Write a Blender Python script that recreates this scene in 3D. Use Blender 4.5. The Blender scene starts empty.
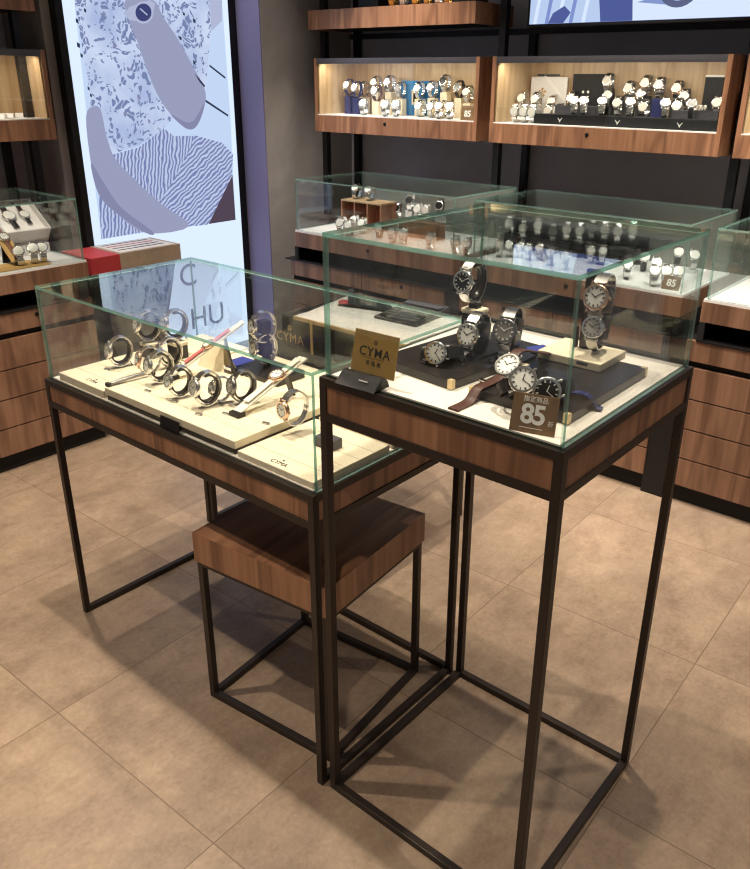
import bpy, bmesh, math, random
from mathutils import Vector, Matrix
random.seed(4)
PI = math.pi
scene = bpy.context.scene
COL = scene.collection

# ------------------------------------------------------------------ camera
CP = dict(x=0.9445, y=-0.9389, z=1.4598, yaw=-0.6848, pit=-0.3967, rol=0.0124, f=797.2196, ppx=396.2693, ppy=415.2891)
def cam_axes():
    cy, sy = math.cos(CP['yaw']), math.sin(CP['yaw']); cp, sp = math.cos(CP['pit']), math.sin(CP['pit'])
    cr, sr = math.cos(CP['rol']), math.sin(CP['rol'])
    fw = Vector((sy*cp, cy*cp, sp)); rt = Vector((cy, -sy, 0)); up = rt.cross(fw)
    return cr*rt + sr*up, -sr*rt + cr*up, fw
RT, UP, FW = cam_axes()
CPOS = Vector((CP['x'], CP['y'], CP['z']))
cd = bpy.data.cameras.new('camera'); cam = bpy.data.objects.new('camera', cd); COL.objects.link(cam)
cam.matrix_world = Matrix((RT, UP, -FW)).transposed().to_4x4()
cam.location = CPOS
cd.sensor_fit = 'VERTICAL'; cd.sensor_height = 36; cd.lens = CP['f']/869*36
cd.shift_x = -(CP['ppx']-375)/869; cd.shift_y = (CP['ppy']-434.5)/869
cd.clip_start = 0.02
scene.camera = cam
# surveying helpers: where the sight line of a photo pixel meets a known surface of the shop
def ray(px, py):
    return RT*((px-CP['ppx'])/CP['f']) - UP*((py-CP['ppy'])/CP['f']) + FW
def at_z(px, py, z):
    d = ray(px, py); return CPOS + d*((z-CPOS.z)/d.z)
def at_y(px, py, y):
    d = ray(px, py); return CPOS + d*((y-CPOS.y)/d.y)
def at_x(px, py, x):
    d = ray(px, py); return CPOS + d*((x-CPOS.x)/d.x)

# ------------------------------------------------------------------ materials
def srgb(r, g, b):
    f = lambda c: (c/12.92 if c <= .04045 else ((c+.055)/1.055)**2.4)
    return (f(r/255), f(g/255), f(b/255), 1)
def pm(name, col, rough=.5, metal=0., spec=.5, coat=0.):
    m = bpy.data.materials.new(name); m.use_nodes = True
    b = m.node_tree.nodes['Principled BSDF']
    b.inputs['Base Color'].default_value = col if len(col) == 4 else (*col, 1)
    b.inputs['Roughness'].default_value = rough; b.inputs['Metallic'].default_value = metal
    b.inputs['Specular IOR Level'].default_value = spec; b.inputs['Coat Weight'].default_value = coat
    return m
def nd(m, t, **kw):
    n = m.node_tree.nodes.new(t)
    for k, v in kw.items(): setattr(n, k, v)
    return n
def lk(m, a, b): m.node_tree.links.new(a, b)
def grain(m, scale, c1, c2, detail=4, bump=0., src='Object', rough_var=0.):
    b = m.node_tree.nodes['Principled BSDF']
    tc = nd(m, 'ShaderNodeTexCoord'); mp = nd(m, 'ShaderNodeMapping'); mp.inputs['Scale'].default_value = scale
    nz = nd(m, 'ShaderNodeTexNoise'); nz.inputs['Scale'].default_value = 1; nz.inputs['Detail'].default_value = detail
    nz.inputs['Roughness'].default_value = .6; nz.inputs['Distortion'].default_value = .6
    rp = nd(m, 'ShaderNodeValToRGB'); rp.color_ramp.elements[0].position = .3; rp.color_ramp.elements[1].position = .7
    rp.color_ramp.elements[0].color = c1; rp.color_ramp.elements[1].color = c2
    lk(m, tc.outputs[src], mp.inputs['Vector']); lk(m, mp.outputs['Vector'], nz.inputs['Vector'])
    lk(m, nz.outputs['Fac'], rp.inputs['Fac']); lk(m, rp.outputs['Color'], b.inputs['Base Color'])
    if bump:
        bp = nd(m, 'ShaderNodeBump'); bp.inputs['Strength'].default_value = bump; bp.inputs['Distance'].default_value = .002
        lk(m, nz.outputs['Fac'], bp.inputs['Height']); lk(m, bp.outputs['Normal'], b.inputs['Normal'])
    return m
def wood_mat(name, c1, c2, c3, axis='Z', rough=.42):
    """veneer: long streaks along one axis plus cathedral figure"""
    m = pm(name, c1, rough); b = m.node_tree.nodes['Principled BSDF']
    tc = nd(m, 'ShaderNodeTexCoord')
    s = {'Z': (34, 34, 1.6), 'Y': (34, 1.6, 34), 'X': (1.6, 34, 34)}[axis]
    mp = nd(m, 'ShaderNodeMapping'); mp.inputs['Scale'].default_value = s
    n1 = nd(m, 'ShaderNodeTexNoise'); n1.inputs['Scale'].default_value = 1.; n1.inputs['Detail'].default_value = 5; n1.inputs['Distortion'].default_value = 1.2
    s2 = {'Z': (7, 7, 1.1), 'Y': (7, 1.1, 7), 'X': (1.1, 7, 7)}[axis]
    mp2 = nd(m, 'ShaderNodeMapping'); mp2.inputs['Scale'].default_value = s2
    n2 = nd(m, 'ShaderNodeTexNoise'); n2.inputs['Scale'].default_value = 1.; n2.inputs['Detail'].default_value = 3; n2.inputs['Distortion'].default_value = .8
    mt = nd(m, 'ShaderNodeMath', operation='MULTIPLY'); mt.inputs[1].default_value = 26
    sn = nd(m, 'ShaderNodeMath', operation='SINE')
    ma = nd(m, 'ShaderNodeMath', operation='MULTIPLY_ADD'); ma.inputs[1].default_value = .16; ma.inputs[2].default_value = 0
    ad = nd(m, 'ShaderNodeMath', operation='ADD')
    rp = nd(m, 'ShaderNodeValToRGB'); e = rp.color_ramp.elements
    e[0].position = .25; e[0].color = c1; e[1].position = .78; e[1].color = c3
    k = e.new(.52); k.color = c2
    for x in (mp, mp2): lk(m, tc.outputs['Object'], x.inputs['Vector'])
    lk(m, mp.outputs['Vector'], n1.inputs['Vector']); lk(m, mp2.outputs['Vector'], n2.inputs['Vector'])
    lk(m, n2.outputs['Fac'], mt.inputs[0]); lk(m, mt.outputs[0], sn.inputs[0]); lk(m, sn.outputs[0], ma.inputs[0])
    lk(m, ma.outputs[0], ad.inputs[0]); lk(m, n1.outputs['Fac'], ad.inputs[1])
    lk(m, ad.outputs[0], rp.inputs['Fac']); lk(m, rp.outputs['Color'], b.inputs['Base Color'])
    return m
def emis(name, col, strength=1.):
    m = bpy.data.materials.new(name); m.use_nodes = True; nt = m.node_tree; nt.nodes.clear()
    o = nt.nodes.new('ShaderNodeOutputMaterial'); e = nt.nodes.new('ShaderNodeEmission')
    e.inputs['Color'].default_value = col; e.inputs['Strength'].default_value = strength
    nt.links.new(e.outputs[0], o.inputs[0]); return m
def glass_mat(name, tint, rough=0., extra=0., edge=None):
    """thin pane: Schlick mirror over clear transmission"""
    m = bpy.data.materials.new(name); m.use_nodes = True; nt = m.node_tree; nt.nodes.clear()
    o = nt.nodes.new('ShaderNodeOutputMaterial'); mx = nt.nodes.new('ShaderNodeMixShader')
    t = nt.nodes.new('ShaderNodeBsdfTransparent'); t.inputs[0].default_value = tint
    g = nt.nodes.new('ShaderNodeBsdfGlossy'); g.inputs['Roughness'].default_value = rough; g.inputs[0].default_value = (.95, 1, .98, 1)
    geo = nt.nodes.new('ShaderNodeNewGeometry'); dp = nt.nodes.new('ShaderNodeVectorMath'); dp.operation = 'DOT_PRODUCT'
    nt.links.new(geo.outputs['Incoming'], dp.inputs[0]); nt.links.new(geo.outputs['Normal'], dp.inputs[1])
    def M(op, a, b=None):
        n = nt.nodes.new('ShaderNodeMath'); n.operation = op
        for i, v in enumerate((a, b)):
            if v is None: continue
            if isinstance(v, (int, float)): n.inputs[i].default_value = v
            else: nt.links.new(v, n.inputs[i])
        return n.outputs[0]
    c = M('ABSOLUTE', dp.outputs['Value']); q = M('SUBTRACT', 1., c); q5 = M('POWER', q, 5.)
    F = M('ADD', M('MULTIPLY', q5, .96), .04 + extra)
    nt.links.new(F, mx.inputs[0]); nt.links.new(t.outputs[0], mx.inputs[1]); nt.links.new(g.outputs[0], mx.inputs[2])
    last = mx
    if edge is not None:
        d = nt.nodes.new('ShaderNodeBsdfDiffuse'); d.inputs[0].default_value = edge
        m2 = nt.nodes.new('ShaderNodeMixShader'); m2.inputs[0].default_value = .45
        nt.links.new(mx.outputs[0], m2.inputs[1]); nt.links.new(d.outputs[0], m2.inputs[2]); last = m2
    nt.links.new(last.outputs[0], o.inputs[0]); return m

M = {}
M['metal'] = pm('bronze_black_metal', srgb(52, 43, 37), .42, .35)
M['black_metal'] = pm('black_post_metal', srgb(22, 21, 24), .5, .2)
W1, W2, W3 = srgb(118, 81, 58), srgb(153, 108, 78), srgb(173, 127, 94)
M['wood'] = wood_mat('walnut_veneer', W1, W2, W3, 'Z')
M['wood_x'] = wood_mat('walnut_veneer_along_front', W1, W2, W3, 'X')
M['wood_y'] = wood_mat('walnut_veneer_along_depth', W1, W2, W3, 'Y')
M['wood_dim'] = wood_mat('counter_veneer', srgb(108, 78, 60), srgb(134, 99, 77), srgb(151, 115, 91), 'Z')
M['oak'] = wood_mat('pale_oak_lining', srgb(172, 142, 106), srgb(190, 162, 126), srgb(204, 178, 142), 'Z')
M['glass'] = glass_mat('clear_glass_pane', (.975, .988, .982, 1))
M['edge'] = glass_mat('green_glass_edge', (.45, .78, .68, 1), .05, .05, srgb(172, 206, 195))
M['frost'] = glass_mat('frosted_back_glass', (.80, .84, .82, 1), .12, .02, srgb(176, 180, 170))
M['deck'] = pm('cream_deck', srgb(246, 238, 226), .5)
M['white'] = pm('white_laminate', srgb(240, 240, 238), .45)
M['cream'] = grain(pm('cream_leatherette', srgb(240, 226, 196), .6), (60, 60, 60), srgb(236, 222, 190), srgb(244, 231, 204))
M['seam'] = pm('seam_tan', srgb(186, 168, 132), .8)
M['black_pad'] = grain(pm('black_leatherette', srgb(28, 26, 26), .35, 0, .5), (80, 80, 80), srgb(24, 22, 22), srgb(36, 32, 31))
M['black'] = pm('black_lacquer', srgb(18, 17, 18), .5, 0, .35)
M['black_matt'] = pm('matt_black', srgb(20, 19, 20), .7)
M['dark_void'] = pm('dark_recess', srgb(22, 20, 20), .8)
M['gold'] = pm('polished_brass', srgb(212, 168, 92), .25, 1.)
M['cap'] = pm('pale_brass', srgb(228, 204, 156), .35, .3)
M['gold_card'] = pm('brushed_gold_card', srgb(178, 142, 78), .42, .45)
M['steel'] = pm('brushed_steel', (.74, .73, .71), .24, 1.)
M['steel_bright'] = pm('polished_steel', (.86, .85, .83), .14, 1.)
M['dark_steel'] = pm('gunmetal_steel', (.30, .29, .29), .28, 1.)
M['rose'] = pm('rose_gold', (.86, .60, .45), .2, 1.)
M['dial_white'] = pm('white_dial', srgb(240, 238, 230), .35)
M['dial_black'] = pm('black_dial', srgb(24, 25, 30), .25)
M['dial_grey'] = pm('grey_dial', srgb(120, 116, 112), .3)
M['dial_silver'] = pm('silver_dial', srgb(206, 202, 192), .3)
M['hand_dark'] = pm('dark_hands', srgb(40, 36, 36), .3)
M['hand_light'] = pm('light_hands', srgb(225, 222, 214), .3)
M['leather_brown'] = grain(pm('brown_leather', srgb(74, 40, 30), .5), (300, 300, 300), srgb(64, 34, 26), srgb(92, 52, 38))
M['leather_black'] = pm('black_leather', srgb(30, 27, 27), .45)
M['leather_pink'] = pm('pink_leather', srgb(206, 108, 104), .5)
M['leather_tan'] = pm('tan_leather', srgb(120, 72, 40), .5)
M['leather_white'] = pm('white_leather', srgb(236, 230, 214), .45)
M['blue_velvet'] = pm('blue_velvet', srgb(46, 58, 140), .8)
M['blue_panel'] = pm('blue_print', srgb(28, 118, 178), .5)
M['navy'] = pm('navy_acrylic', srgb(40, 44, 92), .25)
M['acrylic'] = glass_mat('clear_acrylic', (.86, .88, .88, 1), .08, .06)
M['smoke'] = pm('smoked_acrylic', srgb(34, 27, 26), .2)
M['paper'] = pm('white_paper', srgb(244, 240, 236), .7)
M['card_brown'] = grain(pm('brown_card', srgb(104, 78, 52), .5), (150, 8, 8), srgb(116, 88, 60), srgb(136, 106, 74))
M['print_white'] = pm('white_print', srgb(252, 249, 242), .6)
M['print_dark'] = pm('dark_print', srgb(34, 28, 24), .6)
M['print_gold'] = pm('gold_print', srgb(216, 176, 106), .4, .2)
M['grey_plastic'] = pm('grey_plastic', srgb(70, 70, 76), .5)
M['key_grey'] = pm('key_grey', srgb(112, 110, 112), .5)
M['dark_plastic'] = pm('dark_plastic', srgb(38, 38, 42), .4)
M['red'] = pm('red_tape', srgb(204, 66, 72), .6)
M['kraft'] = grain(pm('kraft_board', srgb(176, 158, 134), .7), (20, 20, 20), srgb(186, 168, 146), srgb(202, 186, 164))
M['grey_bin'] = pm('grey_panel', srgb(92, 92, 100), .5)
M['box_white'] = pm('white_gift_box', srgb(224, 220, 216), .5)
M['tan_board'] = pm('tan_board', srgb(200, 160, 96), .6)
M['led'] = emis('warm_led', (1, .88, .72, 1), 6)

# ------------------------------------------------------------------ mesh building
class MB:
    def __init__(s): s.v = []; s.f = []; s.mi = []
    def add(s, vs, fs, mi=0):
        b = len(s.v); s.v += [tuple(x) for x in vs]; s.f += [[i+b for i in q] for q in fs]
        s.mi += (mi if isinstance(mi, list) else [mi]*len(fs)); return s
    def bm(s, bm, mi=0):
        bm.verts.index_update(); s.add([v.co[:] for v in bm.verts], [[v.index for v in f.verts] for f in bm.faces], mi); bm.free(); return s
    def box(s, x0, x1, y0, y1, z0, z1, bev=0., seg=2, mi=0):
        if not bev:
            return s.add([(x0,y0,z0),(x1,y0,z0),(x1,y1,z0),(x0,y1,z0),(x0,y0,z1),(x1,y0,z1),(x1,y1,z1),(x0,y1,z1)],
                         [(3,2,1,0),(4,5,6,7),(0,1,5,4),(1,2,6,5),(2,3,7,6),(3,0,4,7)], mi)
        b = bmesh.new(); bmesh.ops.create_cube(b, size=1)
        for v in b.verts: v.co = Vector(((x0+x1)/2+v.co.x*(x1-x0), (y0+y1)/2+v.co.y*(y1-y0), (z0+z1)/2+v.co.z*(z1-z0)))
        bmesh.ops.bevel(b, geom=b.edges[:], offset=bev, segments=seg, profile=.6, affect='EDGES')
        return s.bm(b, mi)
    def pane(s, x0, x1, y0, y1, z0, z1, mi=0, rim=1):
        d = [x1-x0, y1-y0, z1-z0]; k = d.index(min(d))
        mis = [rim]*6
        for j in {2: (0, 1), 1: (2, 4), 0: (3, 5)}[k]: mis[j] = mi
        return s.box(x0, x1, y0, y1, z0, z1, mi=mis)
    def cyl(s, c, axis, r, h0, h1, n=24, r2=None, mi=0):
        """solid of revolution stub along an axis letter"""
        r2 = r if r2 is None else r2; vs = []
        for (rr, h) in ((r, h0), (r2, h1)):
            for i in range(n):
                a = 2*PI*i/n; u, w = rr*math.cos(a), rr*math.sin(a)
                vs.append({'Z': (u, w, h), 'Y': (u, h, -w), 'X': (h, u, w)}[axis])
        vs = [(c[0]+a, c[1]+b, c[2]+d) for a, b, d in vs]
        fs = [(i, (i+1) % n, n+(i+1) % n, n+i) for i in range(n)] + [tuple(range(n-1, -1, -1)), tuple(range(n, 2*n))]
        return s.add(vs, fs, mi)
    def lathe(s, prof, n=28, axis='Y', mi=0):
        """prof: list of (r, h), closed to the axis at both ends"""
        vs = []; fs = []
        for (r, h) in prof:
            for i in range(n):
                a = 2*PI*i/n; u, w = r*math.cos(a), r*math.sin(a)
                vs.append((u, h, w) if axis == 'Y' else (u, w, h))
        for k in range(len(prof)-1):
            for i in range(n):
                j = (i+1) % n; fs.append((k*n+i, k*n+j, (k+1)*n+j, (k+1)*n+i))
        fs.append(tuple(range(n))); fs.append(tuple((len(prof)-1)*n+i for i in range(n-1, -1, -1)))
        return s.add(vs, fs, mi)
    def ring(s, r0, r1, h0, h1, n=28, mi=0):
        prof = [(r0, h0), (r1, h0), (r1, h1), (r0, h1)]; vs = []; fs = []
        for (r, h) in prof:
            for i in range(n):
                a = 2*PI*i/n; vs.append((r*math.cos(a), h, r*math.sin(a)))
        for k in range(4):
            for i in range(n):
                j = (i+1) % n; q = (k+1) % 4; fs.append((k*n+i, k*n+j, q*n+j, q*n+i))
        return s.add(vs, fs, mi)
    def prism(s, pts, plane, h0, h1, mi=0):
        """polygon pts extruded; plane 'XY' (h=z), 'XZ' (h=y), 'YZ' (h=x)"""
        n = len(pts)
        g = {'XY': lambda a, b, h: (a, b, h), 'XZ': lambda a, b, h: (a, h, b), 'YZ': lambda a, b, h: (h, a, b)}[plane]
        vs = [g(a, b, h0) for a, b in pts] + [g(a, b, h1) for a, b in pts]
        fs = [tuple(range(n-1, -1, -1)), tuple(range(n, 2*n))] + [(i, (i+1) % n, n+(i+1) % n, n+i) for i in range(n)]
        return s.add(vs, fs, mi)
    def band(s, path, w, th, closed=False, link=0., cols=1, mi=0):
        """strap: path of (y,z) in the local YZ plane, width along X; link>0 steps the surface like bracelet links"""
        n = len(path); P = [Vector((0, a, b)) for a, b in path]
        rows = []
        for i in range(n):
            if closed: t = P[(i+1) % n]-P[i-1]
            else: t = P[min(i+1, n-1)]-P[max(i-1, 0)]
            t.normalize(); nn = Vector((0, t.z, -t.y))
            ww = w(i/(n-1)) if callable(w) else w
            e = link if (i//2) % 2 else 0.
            o = th/2-e; q = P[i]
            xs = [-.5, -.22, -.2, .2, .22, .5] if cols == 3 else [-.5, -.42, .42, .5]
            hs = [o-.3*th, o-.3*th, o, o, o-.3*th, o-.3*th] if cols == 3 else [o*.45, o, o, o*.45]
            if cols == 3: hs = [max(h, 0) for h in hs]
            r = [q + Vector((x*ww, 0, 0)) + nn*h for x, h in zip(xs, hs)]
            r += [q + Vector((.5*ww, 0, 0)) - nn*th*.5, q + Vector((-.5*ww, 0, 0)) - nn*th*.5]
            rows.append(r)
        k = len(rows[0]); vs = [v for r in rows for v in r]; fs = []
        for i in range(n if closed else n-1):
            j = (i+1) % n
            for c in range(k):
                d = (c+1) % k; fs.append((i*k+c, i*k+d, j*k+d, j*k+c))
        if not closed:
            fs.append(tuple(range(k-1, -1, -1))); fs.append(tuple((n-1)*k+c for c in range(k)))
        return s.add(vs, fs, mi)
    def tube(s, pts, r, n=8, mi=0):
        P = [Vector(p) for p in pts]; vs = []; fs = []
        for i, q in enumerate(P):
            t = (P[min(i+1, len(P)-1)]-P[max(i-1, 0)]).normalized()
            a = t.cross(Vector((0, 0, 1)) if abs(t.z) < .9 else Vector((1, 0, 0))).normalized(); b = t.cross(a)
            rr = r[i] if isinstance(r, (list, tuple)) else r
            vs += [q+(a*math.cos(2*PI*k/n)+b*math.sin(2*PI*k/n))*rr for k in range(n)]
        for i in range(len(P)-1):
            for k in range(n):
                d = (k+1) % n; fs.append((i*n+k, i*n+d, (i+1)*n+d, (i+1)*n+k))
        fs.append(tuple(range(n-1, -1, -1))); fs.append(tuple((len(P)-1)*n+k for k in range(n)))
        return s.add(vs, fs, mi)
    def xf(s, mat): s.v = [tuple(mat @ Vector(q)) for q in s.v]; return s
    def mesh(s, name, mats, smooth=None):
        me = bpy.data.meshes.new(name); me.from_pydata(s.v, [], s.f)
        for m in (mats if isinstance(mats, (list, tuple)) else [mats]): me.materials.append(m)
        me.polygons.foreach_set('material_index', s.mi)
        b = bmesh.new(); b.from_mesh(me); bmesh.ops.recalc_face_normals(b, faces=b.faces[:]); b.to_mesh(me); b.free()
        if smooth:
            me.polygons.foreach_set('use_smooth', [True]*len(me.polygons)); me.set_sharp_from_angle(angle=smooth)
        me.update(); return me
    def build(s, name, mats, parent=None, smooth=None, world=True):
        """world=True: the shapes were laid out in shop coordinates, the parent is an unrotated empty (chain)"""
        if parent is not None and world:
            o = Vector((0, 0, 0)); q = parent
            while q is not None: o += q.location; q = q.parent
            s.v = [tuple(Vector(v)-o) for v in s.v]
        ob = bpy.data.objects.new(name, s.mesh(name, mats, smooth)); COL.objects.link(ob); ob.parent = parent
        return ob
def tag(o, label=None, cat=None, group=None, kind=None):
    for k, v in (('label', label), ('category', cat), ('group', group), ('kind', kind)):
        if v: o[k] = v
    return o
def thing(name, label, cat, loc=(0, 0, 0), rotz=0., group=None):
    o = bpy.data.objects.new(name, None); COL.objects.link(o); o.location = loc; o.rotation_euler = (0, 0, rotz); o.empty_display_size = .05
    return tag(o, label, cat, group)
def solo(name, label, cat, mb, mats, group=None, smooth=None, base=None):
    """a thing that is one mesh; its origin is put at its base"""
    xs = [v[0] for v in mb.v]; ys = [v[1] for v in mb.v]; zs = [v[2] for v in mb.v]
    b = Vector(base) if base else Vector(((min(xs)+max(xs))/2, (min(ys)+max(ys))/2, min(zs)))
    mb.v = [tuple(Vector(v)-b) for v in mb.v]
    o = bpy.data.objects.new(name, mb.mesh(name, mats, smooth)); COL.objects.link(o); o.location = b
    return tag(o, label, cat, group)
def struct(name, mb, mats):
    o = mb.build(name, mats); o['kind'] = 'structure'; return o
def text(body, size, mat, parent, mtx, name='lettering', align='CENTER', bold=0., extrude=.0002, spacing=1.):
    c = bpy.data.curves.new(name, 'FONT'); c.body = body; c.size = size; c.align_x = align; c.align_y = 'CENTER'; c.extrude = extrude
    c.offset = bold; c.space_character = spacing
    tmp = bpy.data.objects.new(name, c); COL.objects.link(tmp); dg = bpy.context.evaluated_depsgraph_get()
    me = bpy.data.meshes.new_from_object(tmp.evaluated_get(dg)); bpy.data.objects.remove(tmp); bpy.data.curves.remove(c)
    me.materials.clear(); me.materials.append(mat)
    o = bpy.data.objects.new(name, me); COL.objects.link(o); o.parent = parent; o.matrix_basis = mtx; return o
FRONT = Matrix.Rotation(PI/2, 4, 'X')                    # text standing up, read from -Y
def T(x, y, z): return Matrix.Translation((x, y, z))
# ------------------------------------------------------------------ the setting
def floor_material():
    m = pm('stone_tiles', srgb(150, 132, 108), .42); b = m.node_tree.nodes['Principled BSDF']
    tc = nd(m, 'ShaderNodeTexCoord')
    mp = nd(m, 'ShaderNodeMapping'); mp.vector_type = 'TEXTURE'
    mp.inputs['Location'].default_value = (-.6755, -.2725, 0); mp.inputs['Rotation'].default_value = (0, 0, .0240); mp.inputs['Scale'].default_value = (.590, .592, .6)
    lk(m, tc.outputs['Object'], mp.inputs['Vector'])
    sp = nd(m, 'ShaderNodeSeparateXYZ'); lk(m, mp.outputs['Vector'], sp.inputs[0])
    def edge(o):
        pp = nd(m, 'ShaderNodeMath', operation='PINGPONG'); pp.inputs[1].default_value = .5; lk(m, o, pp.inputs[0])
        return pp.outputs[0]
    mn = nd(m, 'ShaderNodeMath', operation='MINIMUM'); lk(m, edge(sp.outputs['X']), mn.inputs[0]); lk(m, edge(sp.outputs['Y']), mn.inputs[1])
    gr = nd(m, 'ShaderNodeMapRange'); gr.inputs['From Min'].default_value = .0010; gr.inputs['From Max'].default_value = .0034; lk(m, mn.outputs[0], gr.inputs['Value'])
    fl = nd(m, 'ShaderNodeVectorMath', operation='FLOOR'); lk(m, mp.outputs['Vector'], fl.inputs[0])
    wn = nd(m, 'ShaderNodeTexWhiteNoise'); lk(m, fl.outputs['Vector'], wn.inputs['Vector'])
    ofs = nd(m, 'ShaderNodeVectorMath', operation='MULTIPLY_ADD'); ofs.inputs[1].default_value = (9, 9, 9); lk(m, wn.outputs['Color'], ofs.inputs[0]); lk(m, tc.outputs['Object'], ofs.inputs[2])
    def noise(sc, det, rough, scale3=None):
        n = nd(m, 'ShaderNodeTexNoise'); n.inputs['Scale'].default_value = sc; n.inputs['Detail'].default_value = det; n.inputs['Roughness'].default_value = rough
        if scale3:
            k = nd(m, 'ShaderNodeMapping'); k.inputs['Scale'].default_value = scale3; lk(m, ofs.outputs[0], k.inputs[0]); lk(m, k.outputs[0], n.inputs['Vector'])
        else: lk(m, ofs.outputs[0], n.inputs['Vector'])
        return n
    n1 = noise(4.5, 10, .70); n2 = noise(15, 8, .78, (1, .5, 1)); n3 = noise(90, 3, .6)
    r1 = nd(m, 'ShaderNodeValToRGB'); e = r1.color_ramp.elements; e[0].position = .34; e[0].color = srgb(146, 125, 106); e[1].position = .66; e[1].color = srgb(175, 152, 128)
    lk(m, n1.outputs['Fac'], r1.inputs[0])
    r2 = nd(m, 'ShaderNodeValToRGB'); e = r2.color_ramp.elements; e[0].position = .33; e[0].color = (.70, .66, .62, 1); e[1].position = .55; e[1].color = (1, 1, 1, 1)
    lk(m, n2.outputs['Fac'], r2.inputs[0])
    mx = nd(m, 'ShaderNodeMix', data_type='RGBA', blend_type='MULTIPLY'); mx.inputs[0].default_value = .8
    lk(m, r1.outputs[0], mx.inputs[6]); lk(m, r2.outputs[0], mx.inputs[7])
    r3 = nd(m, 'ShaderNodeValToRGB'); e = r3.color_ramp.elements; e[0].position = .3; e[0].color = (.86, .86, .86, 1); e[1].position = .7; e[1].color = (1.06, 1.06, 1.06, 1)
    lk(m, n3.outputs['Fac'], r3.inputs[0])
    mx2 = nd(m, 'ShaderNodeMix', data_type='RGBA', blend_type='MULTIPLY'); mx2.inputs[0].default_value = 1.
    lk(m, mx.outputs[2], mx2.inputs[6]); lk(m, r3.outputs[0], mx2.inputs[7])
    g = nd(m, 'ShaderNodeMix', data_type='RGBA'); g.inputs[6].default_value = srgb(112, 92, 74)
    lk(m, gr.outputs[0], g.inputs[0]); lk(m, mx2.outputs[2], g.inputs[7]); lk(m, g.outputs[2], b.inputs['Base Color'])
    bp = nd(m, 'ShaderNodeBump'); bp.inputs['Strength'].default_value = .15; bp.inputs['Distance'].default_value = .002
    lk(m, n2.outputs['Fac'], bp.inputs['Height']); lk(m, bp.outputs[0], b.inputs['Normal'])
    return m
def plaster(name, c1, c2, sc=3):
    return grain(pm(name, c1, .8), (sc, sc, sc), c1, c2, 6, .1)
M['slate'] = plaster('slate_plaster', srgb(178, 176, 184), srgb(194, 191, 198))
M['stucco'] = plaster('grey_brown_stucco', srgb(148, 143, 141), srgb(170, 164, 160), 4)
M['ceil'] = pm('ceiling_paint', srgb(150, 146, 140), .9)
struct('floor', MB().box(-3.2, 3.0, -2.6, 2.7, -.05, 0), floor_material())
struct('wall_back', MB().box(-3.0, 3.0, 2.58, 2.7, 0, 2.9), M['slate'])
struct('wall_left', MB().box(-3.0, -2.83, -2.6, 2.58, 0, 2.9), M['slate'])
struct('column', MB().box(-2.83, -2.280, 1.94, 2.58, 0, 2.9), M['stucco'])
struct('spill_panel_1', MB().box(-2.449, -2.281, 1.932, 1.9399, 0, 2.9), pm('violet_screen_spill', srgb(122, 116, 152), .7))  # lightbox's blue spill on the column face, put in as violet colour
struct('wall_pier', MB().box(-2.83, -2.50, .945, 1.94, 0, 2.9), M['stucco'])
struct('ceiling', MB().box(-3.0, 3.0, -2.6, 2.7, 2.9, 2.95), M['ceil'])

# ------------------------------------------------------------------ the two display tables
TB = .0162
def frame_table(root, x0, x1, y0, y1, h, ap, rails):
    """steel frame with a veneered apron: four legs, top ring, lower apron ring, floor rails on the named sides"""
    for nx, X in ((0, x0), (1, x1-TB)):
        for ny, Y in ((0, y0), (1, y1-TB)):
            MB().box(X, X+TB, Y, Y+TB, 0, h-.002, .0012).build('leg', M['metal'], root)
    def ring(za, zb, name, w=TB):
        m = MB(); e = .0004
        m.box(x0+e, x1-e, y0+e, y0+w, za, zb, .0010); m.box(x0+e, x1-e, y1-w, y1-e, za, zb, .0010)
        m.box(x0+e, x0+w, y0+w*.9, y1-w*.9, za, zb-e*.5, .0010); m.box(x1-w, x1-e, y0+w*.9, y1-w*.9, za, zb-e*.5, .0010)
        return m.build(name, M['metal'], root)
    ring(h-.016, h, 'top_frame', .019); ring(h-ap, h-ap+TB, 'lower_frame')
    i = .003; za, zb = h-ap+TB, h-.016
    MB().box(x0+TB, x1-TB, y0+i, y0+.012, za, zb).build('apron_panel', M['wood'], root)
    MB().box(x0+TB, x1-TB, y1-.012, y1-i, za, zb).build('apron_panel', M['wood'], root)
    MB().box(x0+i, x0+.012, y0+TB, y1-TB, za, zb).build('apron_panel', M['wood'], root)
    MB().box(x1-.012, x1-i, y0+TB, y1-TB, za, zb).build('apron_panel', M['wood'], root)
    MB().box(x0+.012, x1-.012, y0+.012, y1-.012, h-ap+.004, h-ap+.012).build('underside_board', M['black_matt'], root)
    for r in rails:
        a = {'f': (x0+TB, x1-TB, y0, y0+TB), 'b': (x0+TB, x1-TB, y1-TB, y1), 'l': (x0, x0+TB, y0+TB, y1-TB), 'r': (x1-TB, x1, y0+TB, y1-TB)}[r]
        MB().box(*a, 0, TB, .0012).build('floor_rail', M['metal'], root)
def glass_case(root, x0, x1, y0, y1, z0, z1, t=.0072):
    mats = [M['glass'], M['edge']]
    MB().pane(x0, x1, y0, y1, z1-t, z1).build('top_glass', mats, root)
    MB().pane(x0, x1, y0, y0+t, z0, z1-t).build('front_glass', mats, root)
    MB().pane(x0, x1, y1-t, y1, z0, z1-t).build('back_glass', mats, root)
    MB().pane(x0, x0+t, y0+t, y1-t, z0, z1-t).build('side_glass', mats, root)
    MB().pane(x1-t, x1, y0+t, y1-t, z0, z1-t).build('side_glass', mats, root)

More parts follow.
